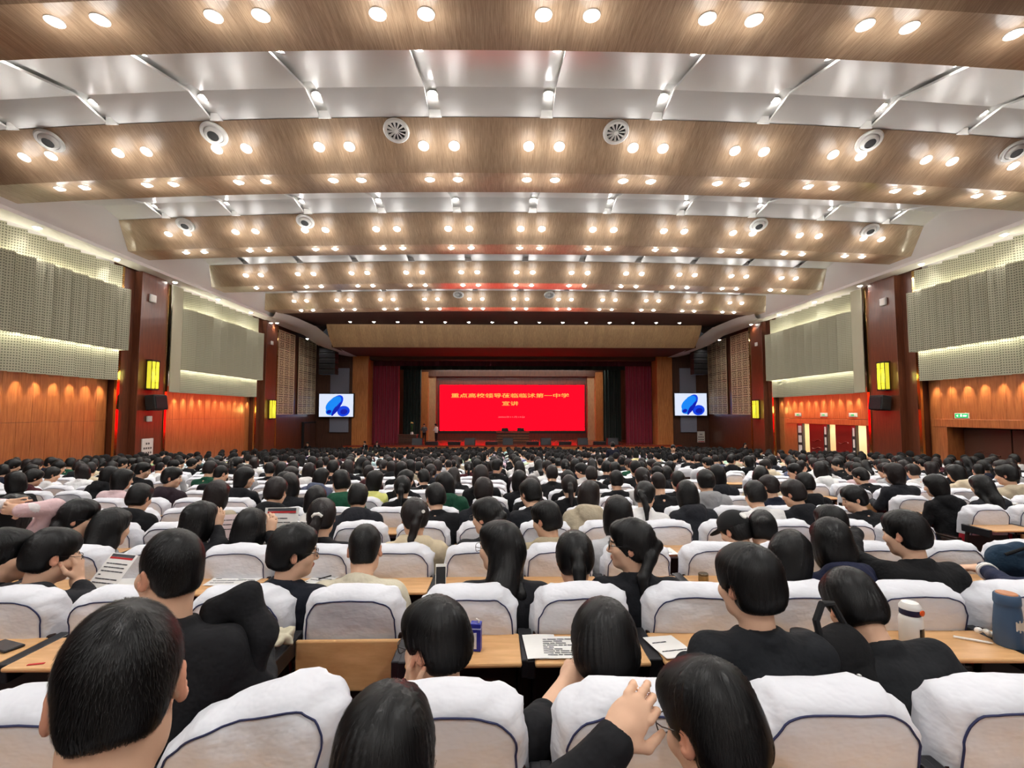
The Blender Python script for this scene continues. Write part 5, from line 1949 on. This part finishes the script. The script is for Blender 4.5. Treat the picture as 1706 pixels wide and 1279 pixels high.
def templ(style, yaw, leanv, kind):
    key = (style, yaw, leanv, kind)
    if key not in TEMPL:
        P = Pose(lean=leanv, yaw=yaw, pitch=8 + leanv * .5, side=(3 if yaw < 0 else -3))
        V, Q, T = body_mesh(P, .012)
        b = mesh_np('body', V, Q, True, T); b.materials.append(M['skin'])
        V, Q = hair_mesh(P, style, .010, len(TEMPL), 260, .08, .0022, .0026, .004)
        hme = mesh_np('hair', V, Q, True); hme.materials.append(M['hair'])
        hm2 = hme.copy(); hm2.materials.clear(); hm2.materials.append(M['hair_brown'])
        V, Q = jacket_mesh(P, kind, .017, len(TEMPL))
        j = mesh_np('jacket', V, Q, True); j.materials.append(M['cloth'])
        TEMPL[key] = (b, hme, hm2, j, P.head)
    return TEMPL[key]


CNAMES = [((20, 20, 23), 'black', 34), ((32, 33, 38), 'charcoal', 14), ((28, 32, 48), 'navy', 9), ((222, 220, 218), 'white', 15), ((178, 178, 180), 'grey', 7),
          ((200, 186, 160), 'beige', 7), ((206, 180, 182), 'pale pink', 3), ((26, 72, 52), 'green', 2), ((70, 30, 36), 'wine-red', 2), ((96, 104, 128), 'slate-blue', 3), ((44, 34, 40), 'dark plum', 4), ((222, 222, 130), 'pale yellow', 0)]
CW = [c[2] for c in CNAMES]
STY = ['short', 'crew', 'bob', 'pony', 'long', 'bun']
SNAME = {'short': 'short black hair', 'crew': 'cropped black hair', 'bob': 'bobbed hair', 'pony': 'a ponytail', 'long': 'long loose hair', 'bun': 'hair in a bun'}
YB = [-72, -32, 0, 32, 72]
plan = {}                            # (row, block, col) -> (style, yaw, colour index)


def cidx(name):
    return [c[1] for c in CNAMES].index(name)


LIST = """26 803 bob 72 black|38 784 short -72 black|70 778 short -72 white|109 777 short 0 charcoal|130 788 bob 72 white|153 795 bob -32 black|190 796 bob -32 pale_pink|150 773 short 0 black
215 773 short -72 black|236 772 short -32 black|222 786 short -72 black|269 782 crew -72 grey|292 757 short 0 white|183 838 short 0 black
324 784 short 0 green|374 778 short -72 black|381 803 bob -72 charcoal|425 800 short -32 black|467 788 bob 32 black|474 808 bob 32 charcoal|489 782 short 0 black|518 793 bob -32 slate-blue|548 786 short 0 charcoal
341 826 bob 0 beige|452 828 short 0 black|517 828 bob 0 white|429 844 crew -32 charcoal|570 812 short 32 green|587 823 short 0 charcoal|607 838 crew -32 black|651 800 short -32 black|616 806 bob -32 pale_yellow|683 809 pony 0 black|705 794 short 32 black
728 837 short 32 black|747 809 bob 32 green|757 794 long 0 black|809 826 short 0 charcoal|805 805 long 0 black|828 798 bob 0 black|894 812 long 0 black|896 835 short 32 charcoal|924 791 short 0 black|955 809 pony 0 black|973 819 bob -32 beige
999 838 short 0 charcoal|991 795 short 0 black|1034 801 short 0 black|1047 824 pony -32 white|1077 807 pony 0 white|1094 831 crew 0 black|1093 798 short 0 black|1121 826 bob 0 charcoal|1147 807 bun 0 grey|1176 828 short 32 black
1202 810 bob 0 charcoal|1232 807 bob -32 beige|1278 800 short -32 charcoal|1306 814 short 32 navy|1286 847 short 0 white|1348 833 short 32 charcoal|1337 786 short 72 white|1290 777 short 72 beige|1118 789 bob 0 black|1364 789 bob 0 white
1457 795 short 32 black|1462 821 short 72 black|1490 842 short 72 black|1513 800 bob 32 charcoal|1552 810 bob 32 black|1537 786 short 0 white|1622 793 bob 32 beige|1650 816 long 0 charcoal|1694 805 short 32 beige|1591 773 short 72 black|1663 773 pony 72 black
869 782 long 0 dark_plum|904 780 long 0 white|948 780 pony 0 charcoal|992 777 long 0 white|1009 779 long 0 black|1031 786 short 0 black|1066 786 short 0 black|790 775 short -32 black|610 780 short 0 black|575 784 long 0 charcoal|652 779 bob 32 black|670 777 short -32 black"""
YHEAD = {}
for r in range(3, 16):
    dd = row_d(r)
    YHEAD[r] = proj((0, dd + .30, ztop(dd) + .15))[1]
for item in LIST.replace('\n', '|').split('|'):
    x, y, st, yw, cn = item.split()
    x, y, yw = float(x), float(y), int(yw)
    best = sorted(YHEAD, key=lambda r: abs(YHEAD[r] - y))[:2]
    done = False
    for r in best:
        if r < 4:
            r = 4
        p = at(x, y, row_d(r) + .3)
        cands = sorted(COLX, key=lambda c: abs(c[0] - p.x))[:2]
        for c in cands:
            key = (r, c[1], c[2])
            if key not in plan and key not in taken and abs(c[0] - p.x) < .5:
                plan[key] = (st, yw, cidx(cn.replace('_', ' ')), p.x)
                done = True
                break
        if done:
            break
rs = random.Random(21)
for (dd, x, r, block, k) in seat_list:
    key = (r, block, k)
    if r < 3 or key in plan or key in taken:
        continue
    if r == 3:
        continue
    pr = {4: .0, 5: .10, 6: .25, 7: .35, 8: .5, 9: .6}.get(r, .80)
    if block != 'centre' and r < 9:
        pr = max(pr, .35)
    if rs.random() < pr:
        plan[key] = (rs.choices(STY, (38, 12, 16, 18, 12, 4))[0], rs.choices(YB, (8, 16, 52, 16, 8))[0], rs.choices(range(len(CNAMES)), CW)[0], None)

order = sorted(plan, key=lambda k: (row_d(k[0]), abs(dict(((c[1], c[2]), c[0]) for c in COLX)[(k[1], k[2])])))
XOF = {(c[1], c[2]): c[0] for c in COLX}
N_IND = 300 - len(taken)
ind, rest = order[:N_IND], order[N_IND:]
byrow = {}
for key in sorted(ind, key=lambda k: XOF[(k[1], k[2])]):
    byrow.setdefault(key[0], []).append(key)
for r, keys in sorted(byrow.items()):
    for n, key in enumerate(keys):
        st, yw, ci, xw = plan[key]
        x = XOF[(key[1], key[2])]
        dd = row_d(r)
        ln = (4, 12, 20)[(r * 5 + key[2] * 3) % 3]
        kind = ('jacket', 'hoodie')[(r + key[2]) % 2]
        b, h1, h2, j, hd_ = templ(st, yw, ln, kind)
        sc = rs.uniform(1.0, 1.1)
        look = {-72: 'turned right', -32: 'glancing right', 0: 'facing the stage', 32: 'glancing left', 72: 'turned left'}[yw]
        lab = '%s-clad student with %s %s, %s row, %s from the left' % (CNAMES[ci][1], SNAME[st], look, ordw(r), ordw(n + 1))
        px_ = x if xw is None else max(x - .12, min(x + .12, xw))
        o = thing('person', lab, 'person', (px_, dd + .30, zfloor(dd) + .44 + rs.uniform(-.03, .02)), rs.uniform(-.12, .12), 'seated audience')
        o.scale = (sc, sc, sc)
        link('body', b, None, o)
        link('hair', h2 if rs.random() < .25 else h1, None, o)
        jo = link('jacket', j, None, o)
        c = CNAMES[ci][0]
        q = rs.uniform(.85, 1.15)
        jo.color = srgb(*[min(240, v * q) for v in c])
        if r < 7:
            link('trousers', TROUSERS, None, o)

# everyone further forward
LOW = []
for st, yw in (('short', 0), ('short', 40), ('bob', 0), ('pony', -40), ('long', 0), ('short', -70), ('crew', 0)):
    P = Pose(lean=10, yaw=yw, pitch=12)
    a = body_mesh(P, .034)
    hf = hair_field(P, st, .026, .006); hv = hf.mesh()
    jv = jacket_mesh(P, 'jacket', .050)
    LOW.append((a, hv, jv))
VV, QQ, TT, off = [], [], [], 0
HB = np.array(srgb(13, 11, 12)[:3])
for key in rest:
    st, yw, ci, xw = plan[key]
    (bv, bq, bt), (hv, hq), (jv, jq) = LOW[rs.randrange(len(LOW))]
    dd = row_d(key[0])
    base = np.array((XOF[(key[1], key[2])] + rs.uniform(-.06, .06), dd + .30, zfloor(dd) + .44 + rs.uniform(-.06, .04)))
    sc = rs.uniform(1.0, 1.1)
    c = np.array(srgb(*[min(240, v * rs.uniform(.85, 1.15)) for v in CNAMES[ci][0]])[:3])
    for v, q, t in ((bv, bq, bt), (hv, hq, None), (jv, jq, None)):
        VV.append(v * sc + base); QQ.append(q + off); off += len(v)
        TT.append(t if t is not None else np.tile(HB if v is hv else c, (len(v), 1)))
tag(link('distant_audience', mesh_np('distant_audience', np.concatenate(VV), np.concatenate(QQ), True, np.concatenate(TT)), M['crowd']),
    'dense seated audience in the far rows before the stage', 'audience', kind='stuff')


# ------------------------------------------------------------------ people standing
def standing(label, x, ytop, d, zfeet, col, yaw, style='short', height=1.72, trouser=(24, 24, 28), inner=None):
    p = at(x, ytop, d)
    o = thing('person', label, 'person', (p.x, d, zfeet), math.radians(yaw), 'people standing')
    k = height / 1.72
    o.scale = (k, k, k)
    P = Pose(lean=3, pitch=8)
    sh = vec(0, 0, .80)
    P.hip = P.hip + sh; P.nb = P.nb + sh; P.head = P.head + sh
    P.sh = [q + sh for q in P.sh]
    P.el = [vec(-.25, .02, 1.10), vec(.25, .02, 1.10)]
    P.wr = [vec(-.14, .22, 1.08), vec(.14, .22, 1.08)]
    V, Q, T = body_mesh(P, .012)
    me = mesh_np('body', V, Q, True, T); me.materials.append(M['skin']); link('body', me, None, o)
    V, Q = hair_mesh(P, style, .012, 3)
    me = mesh_np('hair', V, Q, True); me.materials.append(M['hair']); link('hair', me, None, o)
    f = Field((-.4, -.25, .70), (.4, .4, 1.6), .018)
    T_ = lambda x, y, z: P.nb + P.Rt @ vec(x, y, z)
    f.ell(T_(0, 0, -.15), (.19, .12, .165), P.Rt, .05); f.ell(P.hip + vec(0, 0, .1), (.17, .125, .24), None, .06)
    for i in (0, 1):
        f.cap(T_((-1, 1)[i] * .045, -.018, -.022), P.sh[i], .05, .066, .05)
        f.chain([P.sh[i], P.el[i], P.wr[i]], [.062, .052, .04], .03)
    f.cap(P.nb, P.head, .056, .06, .01, True)
    V, Q = f.mesh()
    me = mesh_np('jacket', V, Q, True); me.materials.append(M['cloth']); j = link('jacket', me, None, o); j.color = srgb(*col)
    if inner:
        q = MB().box((-.035, .105, 1.0), (.035, .135, 1.36), .01).build('white_shirt_front', M['cloth'], o); q.color = srgb(*inner)
    f = Field((-.25, -.2, -.02), (.25, .25, 1.0), .018)
    f.ell((0, 0, .84), (.155, .11, .12), None, .05)
    for q in (-1, 1):
        f.chain([vec(q * .085, 0, .82), vec(q * .09, .01, .45), vec(q * .09, -.01, .07)], [.085, .062, .045], .02)
        f.ell((q * .09, .05, .035), (.042, .11, .035), None, .02)
    V, Q = f.mesh()
    me = mesh_np('trousers', V, Q, True); me.materials.append(M['cloth']); j = link('trousers', me, None, o); j.color = srgb(*trouser)
    return o


standing('man in white shirt and dark trousers standing on stage beside the red screen', 727, 702, 42.0, Z_ST, (226, 224, 220), 60)
standing('man in grey jacket and dark trousers standing on stage near the lectern', 707, 703, 42.2, Z_ST, (92, 92, 96), 170)
standing('man in black suit standing below the stage, nearer the stage pillar', 609, 729, 37.6, Z_FRONT, (22, 22, 26), 150, inner=(220, 220, 220))
standing('man in black suit standing below the stage before the red curtain', 628, 729, 37.4, Z_FRONT, (22, 22, 26), 200, inner=(220, 220, 220))
standing('man in dark clothes standing in the dark doorway of the left wall', 513, 733, 36.5, Z_FRONT, (24, 24, 28), 190)
standing('student in black jacket over white shirt standing among the far rows', 1121, 742, 17.3, zfloor(17.3) + .0, (22, 22, 26), 165, inner=(232, 232, 232))
standing('person in dark navy jacket standing with back turned among the far rows', 1021, 740, 18.3, zfloor(18.3) + .1, (26, 28, 44), 0)
standing('woman in dark coat standing by the red-brown wall, right of the stage', 1240, 735, 31.5, zfloor(31.5), (40, 36, 40), 185, 'long')

# ------------------------------------------------------------------ things on the desks
def desk_z(r):
    return zfloor(row_d(r)) + 0.801


def on_desk(x, y, r, dz=0.0):
    q = ray(x, y)
    return q * ((desk_z(r) + dz) / q.z)


def cm(name, col, rough=.5, **kw):
    return mat(name, srgb(*col), rough, **kw)


# blue drink carton
p = on_desk(793, 1082, 2)
o = thing('drink_carton', 'small blue drink carton standing on the desk', 'carton', p, math.radians(-8))
bx('carton_body', (-.024, -.019, 0), (.024, .019, .118), cm('blue_carton_print', (38, 46, 150), .35), o, .003)
bx('white_label', (-.017, -.0205, .012), (.006, -.019, .08), cm('white_carton_print', (226, 228, 236), .4), o)
bx('gold_band', (-.0245, -.0198, .094), (.0245, .0198, .099), cm('silver_carton_print', (170, 180, 220), .4), o)
MB().tube([(.012, .0, .118), (.012, .0, .126), (.0, .0, .134)], .004, 8).build('straw_cap', M['white_plastic'], o, True)

# white flask with dark panel
p = on_desk(1519, 1072, 2)
o = thing('white_flask', 'white flask with orange and navy lid and black square panel', 'bottle', p, math.radians(20))
o.scale = (1.25, 1.25, 1.05)
MB().lathe([(.034, 0), (.037, .005), (.037, .105), (.034, .118), (.030, .125)], 28).build('flask_body', cm('white_flask_enamel', (232, 230, 224), .3), o, True)
MB().lathe([(.032, .125), (.034, .13), (.033, .150)], 28).build('navy_ring', cm('navy_flask_ring', (30, 34, 66), .4), o, True)
MB().lathe([(.034, .150), (.034, .160), (.026, .176), (.010, .182)], 28).build('flask_lid', cm('white_flask_lid', (236, 234, 230), .3), o, True)
MB().lathe([(.012, 0), (.012, .004), (.004, .006)], 16, R=Matrix.Rotation(math.radians(90), 3, 'X'), c=(.006, -.033, .142)).build('orange_button', cm('orange_flask_button', (232, 96, 40), .4), o, True)
mb = MB()
for k in range(9):
    a0, a1 = math.radians(-110 + 5.5 * k), math.radians(-110 + 5.5 * (k + 1))
    q0, q1 = (.0378 * math.cos(a0), .0378 * math.sin(a0)), (.0378 * math.cos(a1), .0378 * math.sin(a1))
    mb.quad((q0[0], q0[1], .018), (q1[0], q1[1], .018), (q1[0], q1[1], .078), (q0[0], q0[1], .078))
mb.build('black_panel', cm('black_flask_panel', (24, 24, 24), .3), o)

# blue flask
p = on_desk(1682, 1074, 2)
o = thing('blue_flask', 'tall slate-blue flask with copper top and torn sticker', 'bottle', p, math.radians(10))
o.scale = (1.3, 1.3, 1.08)
MB().lathe([(.040, 0), (.042, .006), (.040, .09), (.036, .15), (.034, .165), (.036, .17)], 28).build('flask_body', cm('slate_blue_flask', (58, 84, 112), .45), o, True)
MB().lathe([(.036, .17), (.037, .176), (.036, .205), (.033, .21)], 28).build('flask_lid', cm('slate_blue_flask_lid', (62, 88, 116), .45), o, True)
MB().lathe([(.030, .209), (.028, .214), (.004, .215)], 24).build('copper_top', cm('copper_flask_top', (196, 128, 84), .35), o, True)
mb = MB()
for k in range(8):
    a0, a1 = math.radians(-120 + 7 * k), math.radians(-120 + 7 * (k + 1))
    jz = .006 * math.sin(k * 2.3)
    rr = .0408
    mb.quad((rr * math.cos(a0), rr * math.sin(a0), .075 + jz), (rr * math.cos(a1), rr * math.sin(a1), .075 + jz), (rr * math.cos(a1), rr * math.sin(a1), .112 - jz), (rr * math.cos(a0), rr * math.sin(a0), .112 - jz))
mb.build('torn_sticker', cm('torn_sticker_paper', (206, 196, 178), .7), o)

# pen, tissue, phone, cloth, stickers
p = on_desk(1622, 1068, 2)
o = thing('white_pen', 'white ballpoint pen lying on the desk beside the white flask', 'pen', p, math.radians(-30))
MB().tube([(-.065, 0, .006), (.05, 0, .006), (.066, 0, .006)], [.0052, .0052, .0015], 10).build('barrel', M['white_plastic'], o, True)
MB().tube([(-.07, 0, .006), (-.03, 0, .006)], .0058, 10).build('pen_cap', M['lamp_trim'], o, True)
f = Field((-.06, -.06, -.01), (.06, .06, .06), .005)
for k in range(9):
    a = k * 2.1
    f.ell((.026 * math.cos(a), .022 * math.sin(a), .016 + .010 * (k % 3)), (.020, .010, .012), rotm(k * 50, k * 33, 20), .004)
V, Q = f.mesh()
me = mesh_np('crumpled_tissue', V, Q, False); me.materials.append(M['paper'])
tag(link('crumpled_tissue', me, None, None, on_desk(1642, 1062, 2)), 'crumpled white tissue beside the slate-blue flask', 'tissue')
p = on_desk(8, 1078, 2)
o = thing('dark_phone', 'dark phone lying on the desk at the left edge', 'phone', p, math.radians(-20))
bx('phone_case', (-.075, -.037, 0), (.075, .037, .010), M['black'], o, .004)
bx('phone_glass', (-.07, -.033, .0101), (.07, .033, .0112), M['glass_dark'], o)
f = Field((-.14, -.1, -.02), (.14, .1, .12), .008)
rq = random.Random(5)
for k in range(16):
    a = rq.uniform(0, 6.28)
    f.ell((rq.uniform(-.085, .085), rq.uniform(-.045, .045), .018 + rq.uniform(0, .03)), (.045, .014, .016), rotm(math.degrees(a), rq.uniform(-25, 25), rq.uniform(-30, 30)), .012)
V, Q = f.mesh()
V = V + .003 * np.sin(V[:, [1, 2, 0]] * np.array([90, 70, 80]))
me = mesh_np('beige_scarf', V, Q, True); me.materials.append(cm('beige_knit_cloth', (196, 188, 164), .9))
tag(link('beige_scarf', me, None, None, on_desk(452, 1075, 2)), 'crumpled beige cloth on the desk beside the folded board', 'cloth')
p = on_desk(60, 1106, 2)
tag(bx('red_sticker', (-.03, -.006, 0), (.03, .006, .0015), M['red_ink'], None, 0, p, math.radians(12)), 'small red sticker on the desk edge at the left', 'sticker')


def sheet(name, label, p, w, l, rz, lines=6, tilt=0.0, m=None, seed=0, cat='paper', head=False, stack=1, group=None):
    """Paper lying flat or tipped up, with lines of print."""
    o = thing(name, label, cat, p, rz, group)
    o.rotation_euler = (tilt, 0, rz)
    rg = random.Random(seed)
    n = 6
    V, Fc = [], []
    for zoff in (0.0, .0012):
        for j in range(n + 1):
            for i in range(n + 1):
                u, v = i / n - .5, j / n - .5
                V.append((u * w, v * l, zoff + .003 * stack + .006 * math.sin(2.2 * u + seed) * (abs(v) + .2)))
    for q in (0, (n + 1) ** 2):
        for j in range(n):
            for i in range(n):
                a = q + j * (n + 1) + i
                Fc.append((a, a + 1, a + n + 2, a + n + 1) if q else (a, a + n + 1, a + n + 2, a + 1))
    link('page', mesh_np('page', V, Fc, True), m or M['paper'], o)
    if lines:
        mb = MB()
        for k in range(lines):
            y = l * (.40 - .8 * (k + .5) / lines)
            if head and k == 0:
                continue
            x0 = -w * .4
            while x0 < w * .36:
                wd = rg.uniform(.06, .25) * w
                x1 = min(x0 + wd, w * .4)
                z = .003 * stack + .0022 + .006 * math.sin(2.2 * ((x0 + x1) / 2 / w) + seed) * (abs(y / l) + .2)
                mb.box((x0, y - .003, z - .0004), (x1, y + .003, z + .0008))
                x0 = x1 + .02 * w
                if rg.random() < .2:
                    break
        b = mb.build('printed_lines', M['ink'], o)
        b['kind'] = 'stuff'
    if head:
        bx('red_heading', (-w * .42, l * .38, .0045), (w * .42, l * .42, .0085), M['red_ink'], o)
        bx('photo_block', (-w * .42, l * .425, .0045), (w * .42, l * .485, .0085), M['ink'], o)
    return o


sheet('printed_sheet', 'printed exercise sheet on the desk of the student bending over', on_desk(935, 1080, 2), .20, .20, math.radians(-2), 9, seed=1)
sheet('blank_sheet', 'blank white sheet under the printed exercise sheet', on_desk(902, 1078, 2), .15, .22, math.radians(4), 0, seed=2)
sheet('blank_sheet', 'white sheet on the desk beside the tall boy', on_desk(1115, 1078, 2), .15, .20, math.radians(14), 2, seed=3)
sheet('open_notebook', 'open notebook with curled page behind the boy in navy jacket', on_desk(385, 966, 3), .26, .20, math.radians(4), 4, seed=4, cat='notebook')
sheet('loose_sheet', 'curled white page lying over the open notebook', on_desk(420, 962, 3), .16, .18, math.radians(-12), 3, seed=5)
sheet('written_sheet', 'white sheet with a dark pen beside the man in cream shirt', on_desk(535, 966, 3), .17, .20, math.radians(-20), 4, seed=6)
sheet('white_sheet', 'white sheet lying left of the big boy', on_desk(205, 972, 3), .18, .2, math.radians(10), 3, seed=7)
p = at(180, 962, 2.95)
sheet('colour_leaflet', 'colour leaflet with red heading held up at the left', p, .21, .29, math.radians(-16), 10, math.radians(48), seed=8, head=True, cat='leaflet')
p = at(466, 884, 3.92)
sheet('open_newspaper', 'open newspaper held upright by the girl with smooth bob', p, .26, .36, math.radians(4), 9, math.radians(74), seed=9, head=True, cat='newspaper')
p = at(505, 888, 3.95)
sheet('newspaper_page', 'tilted white newspaper page with red mark beside the scrunchie girl', p, .22, .30, math.radians(-34), 3, math.radians(60), seed=10, cat='newspaper')
p = at(384, 885, 3.95)
sheet('pink_leaflet', 'pale pink leaflet held by the girl with black bob', p, .20, .27, math.radians(12), 6, math.radians(66), m=cm('pale_pink_paper', (226, 206, 206), .8), seed=11, cat='leaflet')
sheet('white_folder', 'white papers spread over a desk right of the large-spectacled girl', on_desk(1085, 919, 4), .40, .20, math.radians(2), 2, 0.0, seed=12, cat='folder')
p = on_desk(540, 968, 3)
MB().tube([(-.05, .02, .012), (.05, -.02, .012)], .004, 8)
o = thing('dark_pen', 'dark pen lying on the white sheet beside the cream shirt', 'pen', on_desk(545, 962, 3, .01), math.radians(50))
MB().tube([(-.06, 0, .006), (.05, 0, .006), (.065, 0, .006)], [.0045, .0045, .001], 8).build('barrel', M['black'], o, True)
# small tin, phone in white case, round black case
p = on_desk(1172, 968, 3)
o = thing('small_tin', 'small round brass tin on the desk before the tall boy', 'tin', p)
MB().lathe([(.030, 0), (.032, .004), (.032, .040)], 24).build('tin_body', cm('brass_tin', (150, 126, 84), .35, metal=.6), o, True)
MB().lathe([(.033, .040), (.033, .050), (.030, .053)], 24).build('tin_lid', cm('dark_tin_lid', (96, 84, 66), .3, metal=.6), o, True)
p = on_desk(734, 978, 3)
o = thing('white_phone', 'phone in white case propped upright on the desk', 'phone', p, math.radians(6))
MB().box((-.034, -.006, 0), (.034, .006, .14), .004, R=Matrix.Rotation(math.radians(-20), 3, 'X'), c=(0, 0, 0)).build('phone_case', M['white_plastic'], o)
MB().box((-.030, -.0075, .006), (.030, -.0062, .122), 0, R=Matrix.Rotation(math.radians(-20), 3, 'X'), c=(0, 0, 0)).build('phone_glass', M['black'], o)
p = on_desk(1338, 1070, 2)
o = thing('round_black_case', 'round black case with white rims beside the tall boy', 'case', p)
MB().lathe([(.050, 0), (.052, .01), (.052, .034)], 28).build('case_body', M['black'], o, True)
MB().lathe([(.0525, .012), (.0535, .014), (.0525, .018)], 28).build('white_rim', M['white_plastic'], o, True)
MB().lathe([(.0525, .026), (.0535, .028), (.0525, .032)], 28).build('white_rim', M['white_plastic'], o, True)
MB().lathe([(.053, .036), (.052, .046), (.03, .054), (.004, .055)], 28).build('case_lid', M['black'], o, True)
# black rucksack between two boys
p = at(1395, 1120, 1.78)
f = Field((-.22, -.16, -.22), (.22, .16, .22), .011)
f.ell((0, 0, 0), (.17, .10, .17), None, .03); f.ell((.02, -.07, -.05), (.11, .05, .09), None, .03)
V, Q = f.mesh()
V = V + .006 * np.sin(V[:, [1, 2, 0]] * np.array([40, 33, 37]))
o = thing('black_rucksack', 'black rucksack with looped strap between two boys', 'rucksack', (p.x, p.y, p.z), math.radians(15))
me = mesh_np('bag_body', V, Q, True); me.materials.append(M['cloth'])
b = link('bag_body', me, None, o); b.color = srgb(20, 20, 22)
mb = MB().tube([(-.09, -.02, .12), (-.10, -.01, .20), (-.06, 0, .25), (0, .01, .24), (.05, .0, .15)], .012, 8)
mb.build('shoulder_strap', M['cap_cloth'], o, True)
bx('zip_pull', (-.05, -.125, -.02), (-.04, -.115, .06), M['white_plastic'], o)
# teal bag by the right edge
p = at(1690, 935, 3.05)
f = Field((-.22, -.14, -.16), (.22, .14, .16), .011)
f.ell((0, 0, 0), (.18, .09, .12), None, .03); f.ell((-.05, -.05, .02), (.09, .05, .06), None, .02)
V, Q = f.mesh()
V = V + .007 * np.sin(V[:, [1, 2, 0]] * np.array([42, 35, 39]))
o = thing('teal_bag', 'dark teal bag on the seat at the right edge', 'bag', (p.x, p.y, p.z))
me = mesh_np('bag_body', V, Q, True); me.materials.append(M['cloth'])
b = link('bag_body', me, None, o); b.color = srgb(34, 56, 76)
MB().tube([(-.12, -.06, .06), (-.02, -.09, .11), (.1, -.06, .07)], .010, 8).build('strap', M['cap_cloth'], o, True)
# tall white cup and orange peel on a desk in the right block
rr = 6
p = on_desk(1688, 862, rr)
o = thing('tall_white_cup', 'tall white cup on a desk of the right block', 'cup', p)
MB().lathe([(.040, 0), (.042, .01), (.050, .17), (.046, .172)], 20).build('cup_body', M['white_plastic'], o, True)
MB().lathe([(.051, .172), (.051, .180), (.02, .184)], 20).build('cup_lid', M['lamp_trim'], o, True)
p = on_desk(1702, 866, rr)
o = thing('orange_wrapper', 'bright orange wrapper beside the tall white cup', 'wrapper', p)
V = [(-.07, -.02, 0), (.05, -.03, .01), (.07, .02, 0), (-.04, .03, .012), (0, 0, .03)]
MB().add(V, [(0, 1, 4), (1, 2, 4), (2, 3, 4), (3, 0, 4), (0, 3, 2, 1)]).build('wrapper_foil', cm('orange_foil', (240, 160, 50), .4), o)
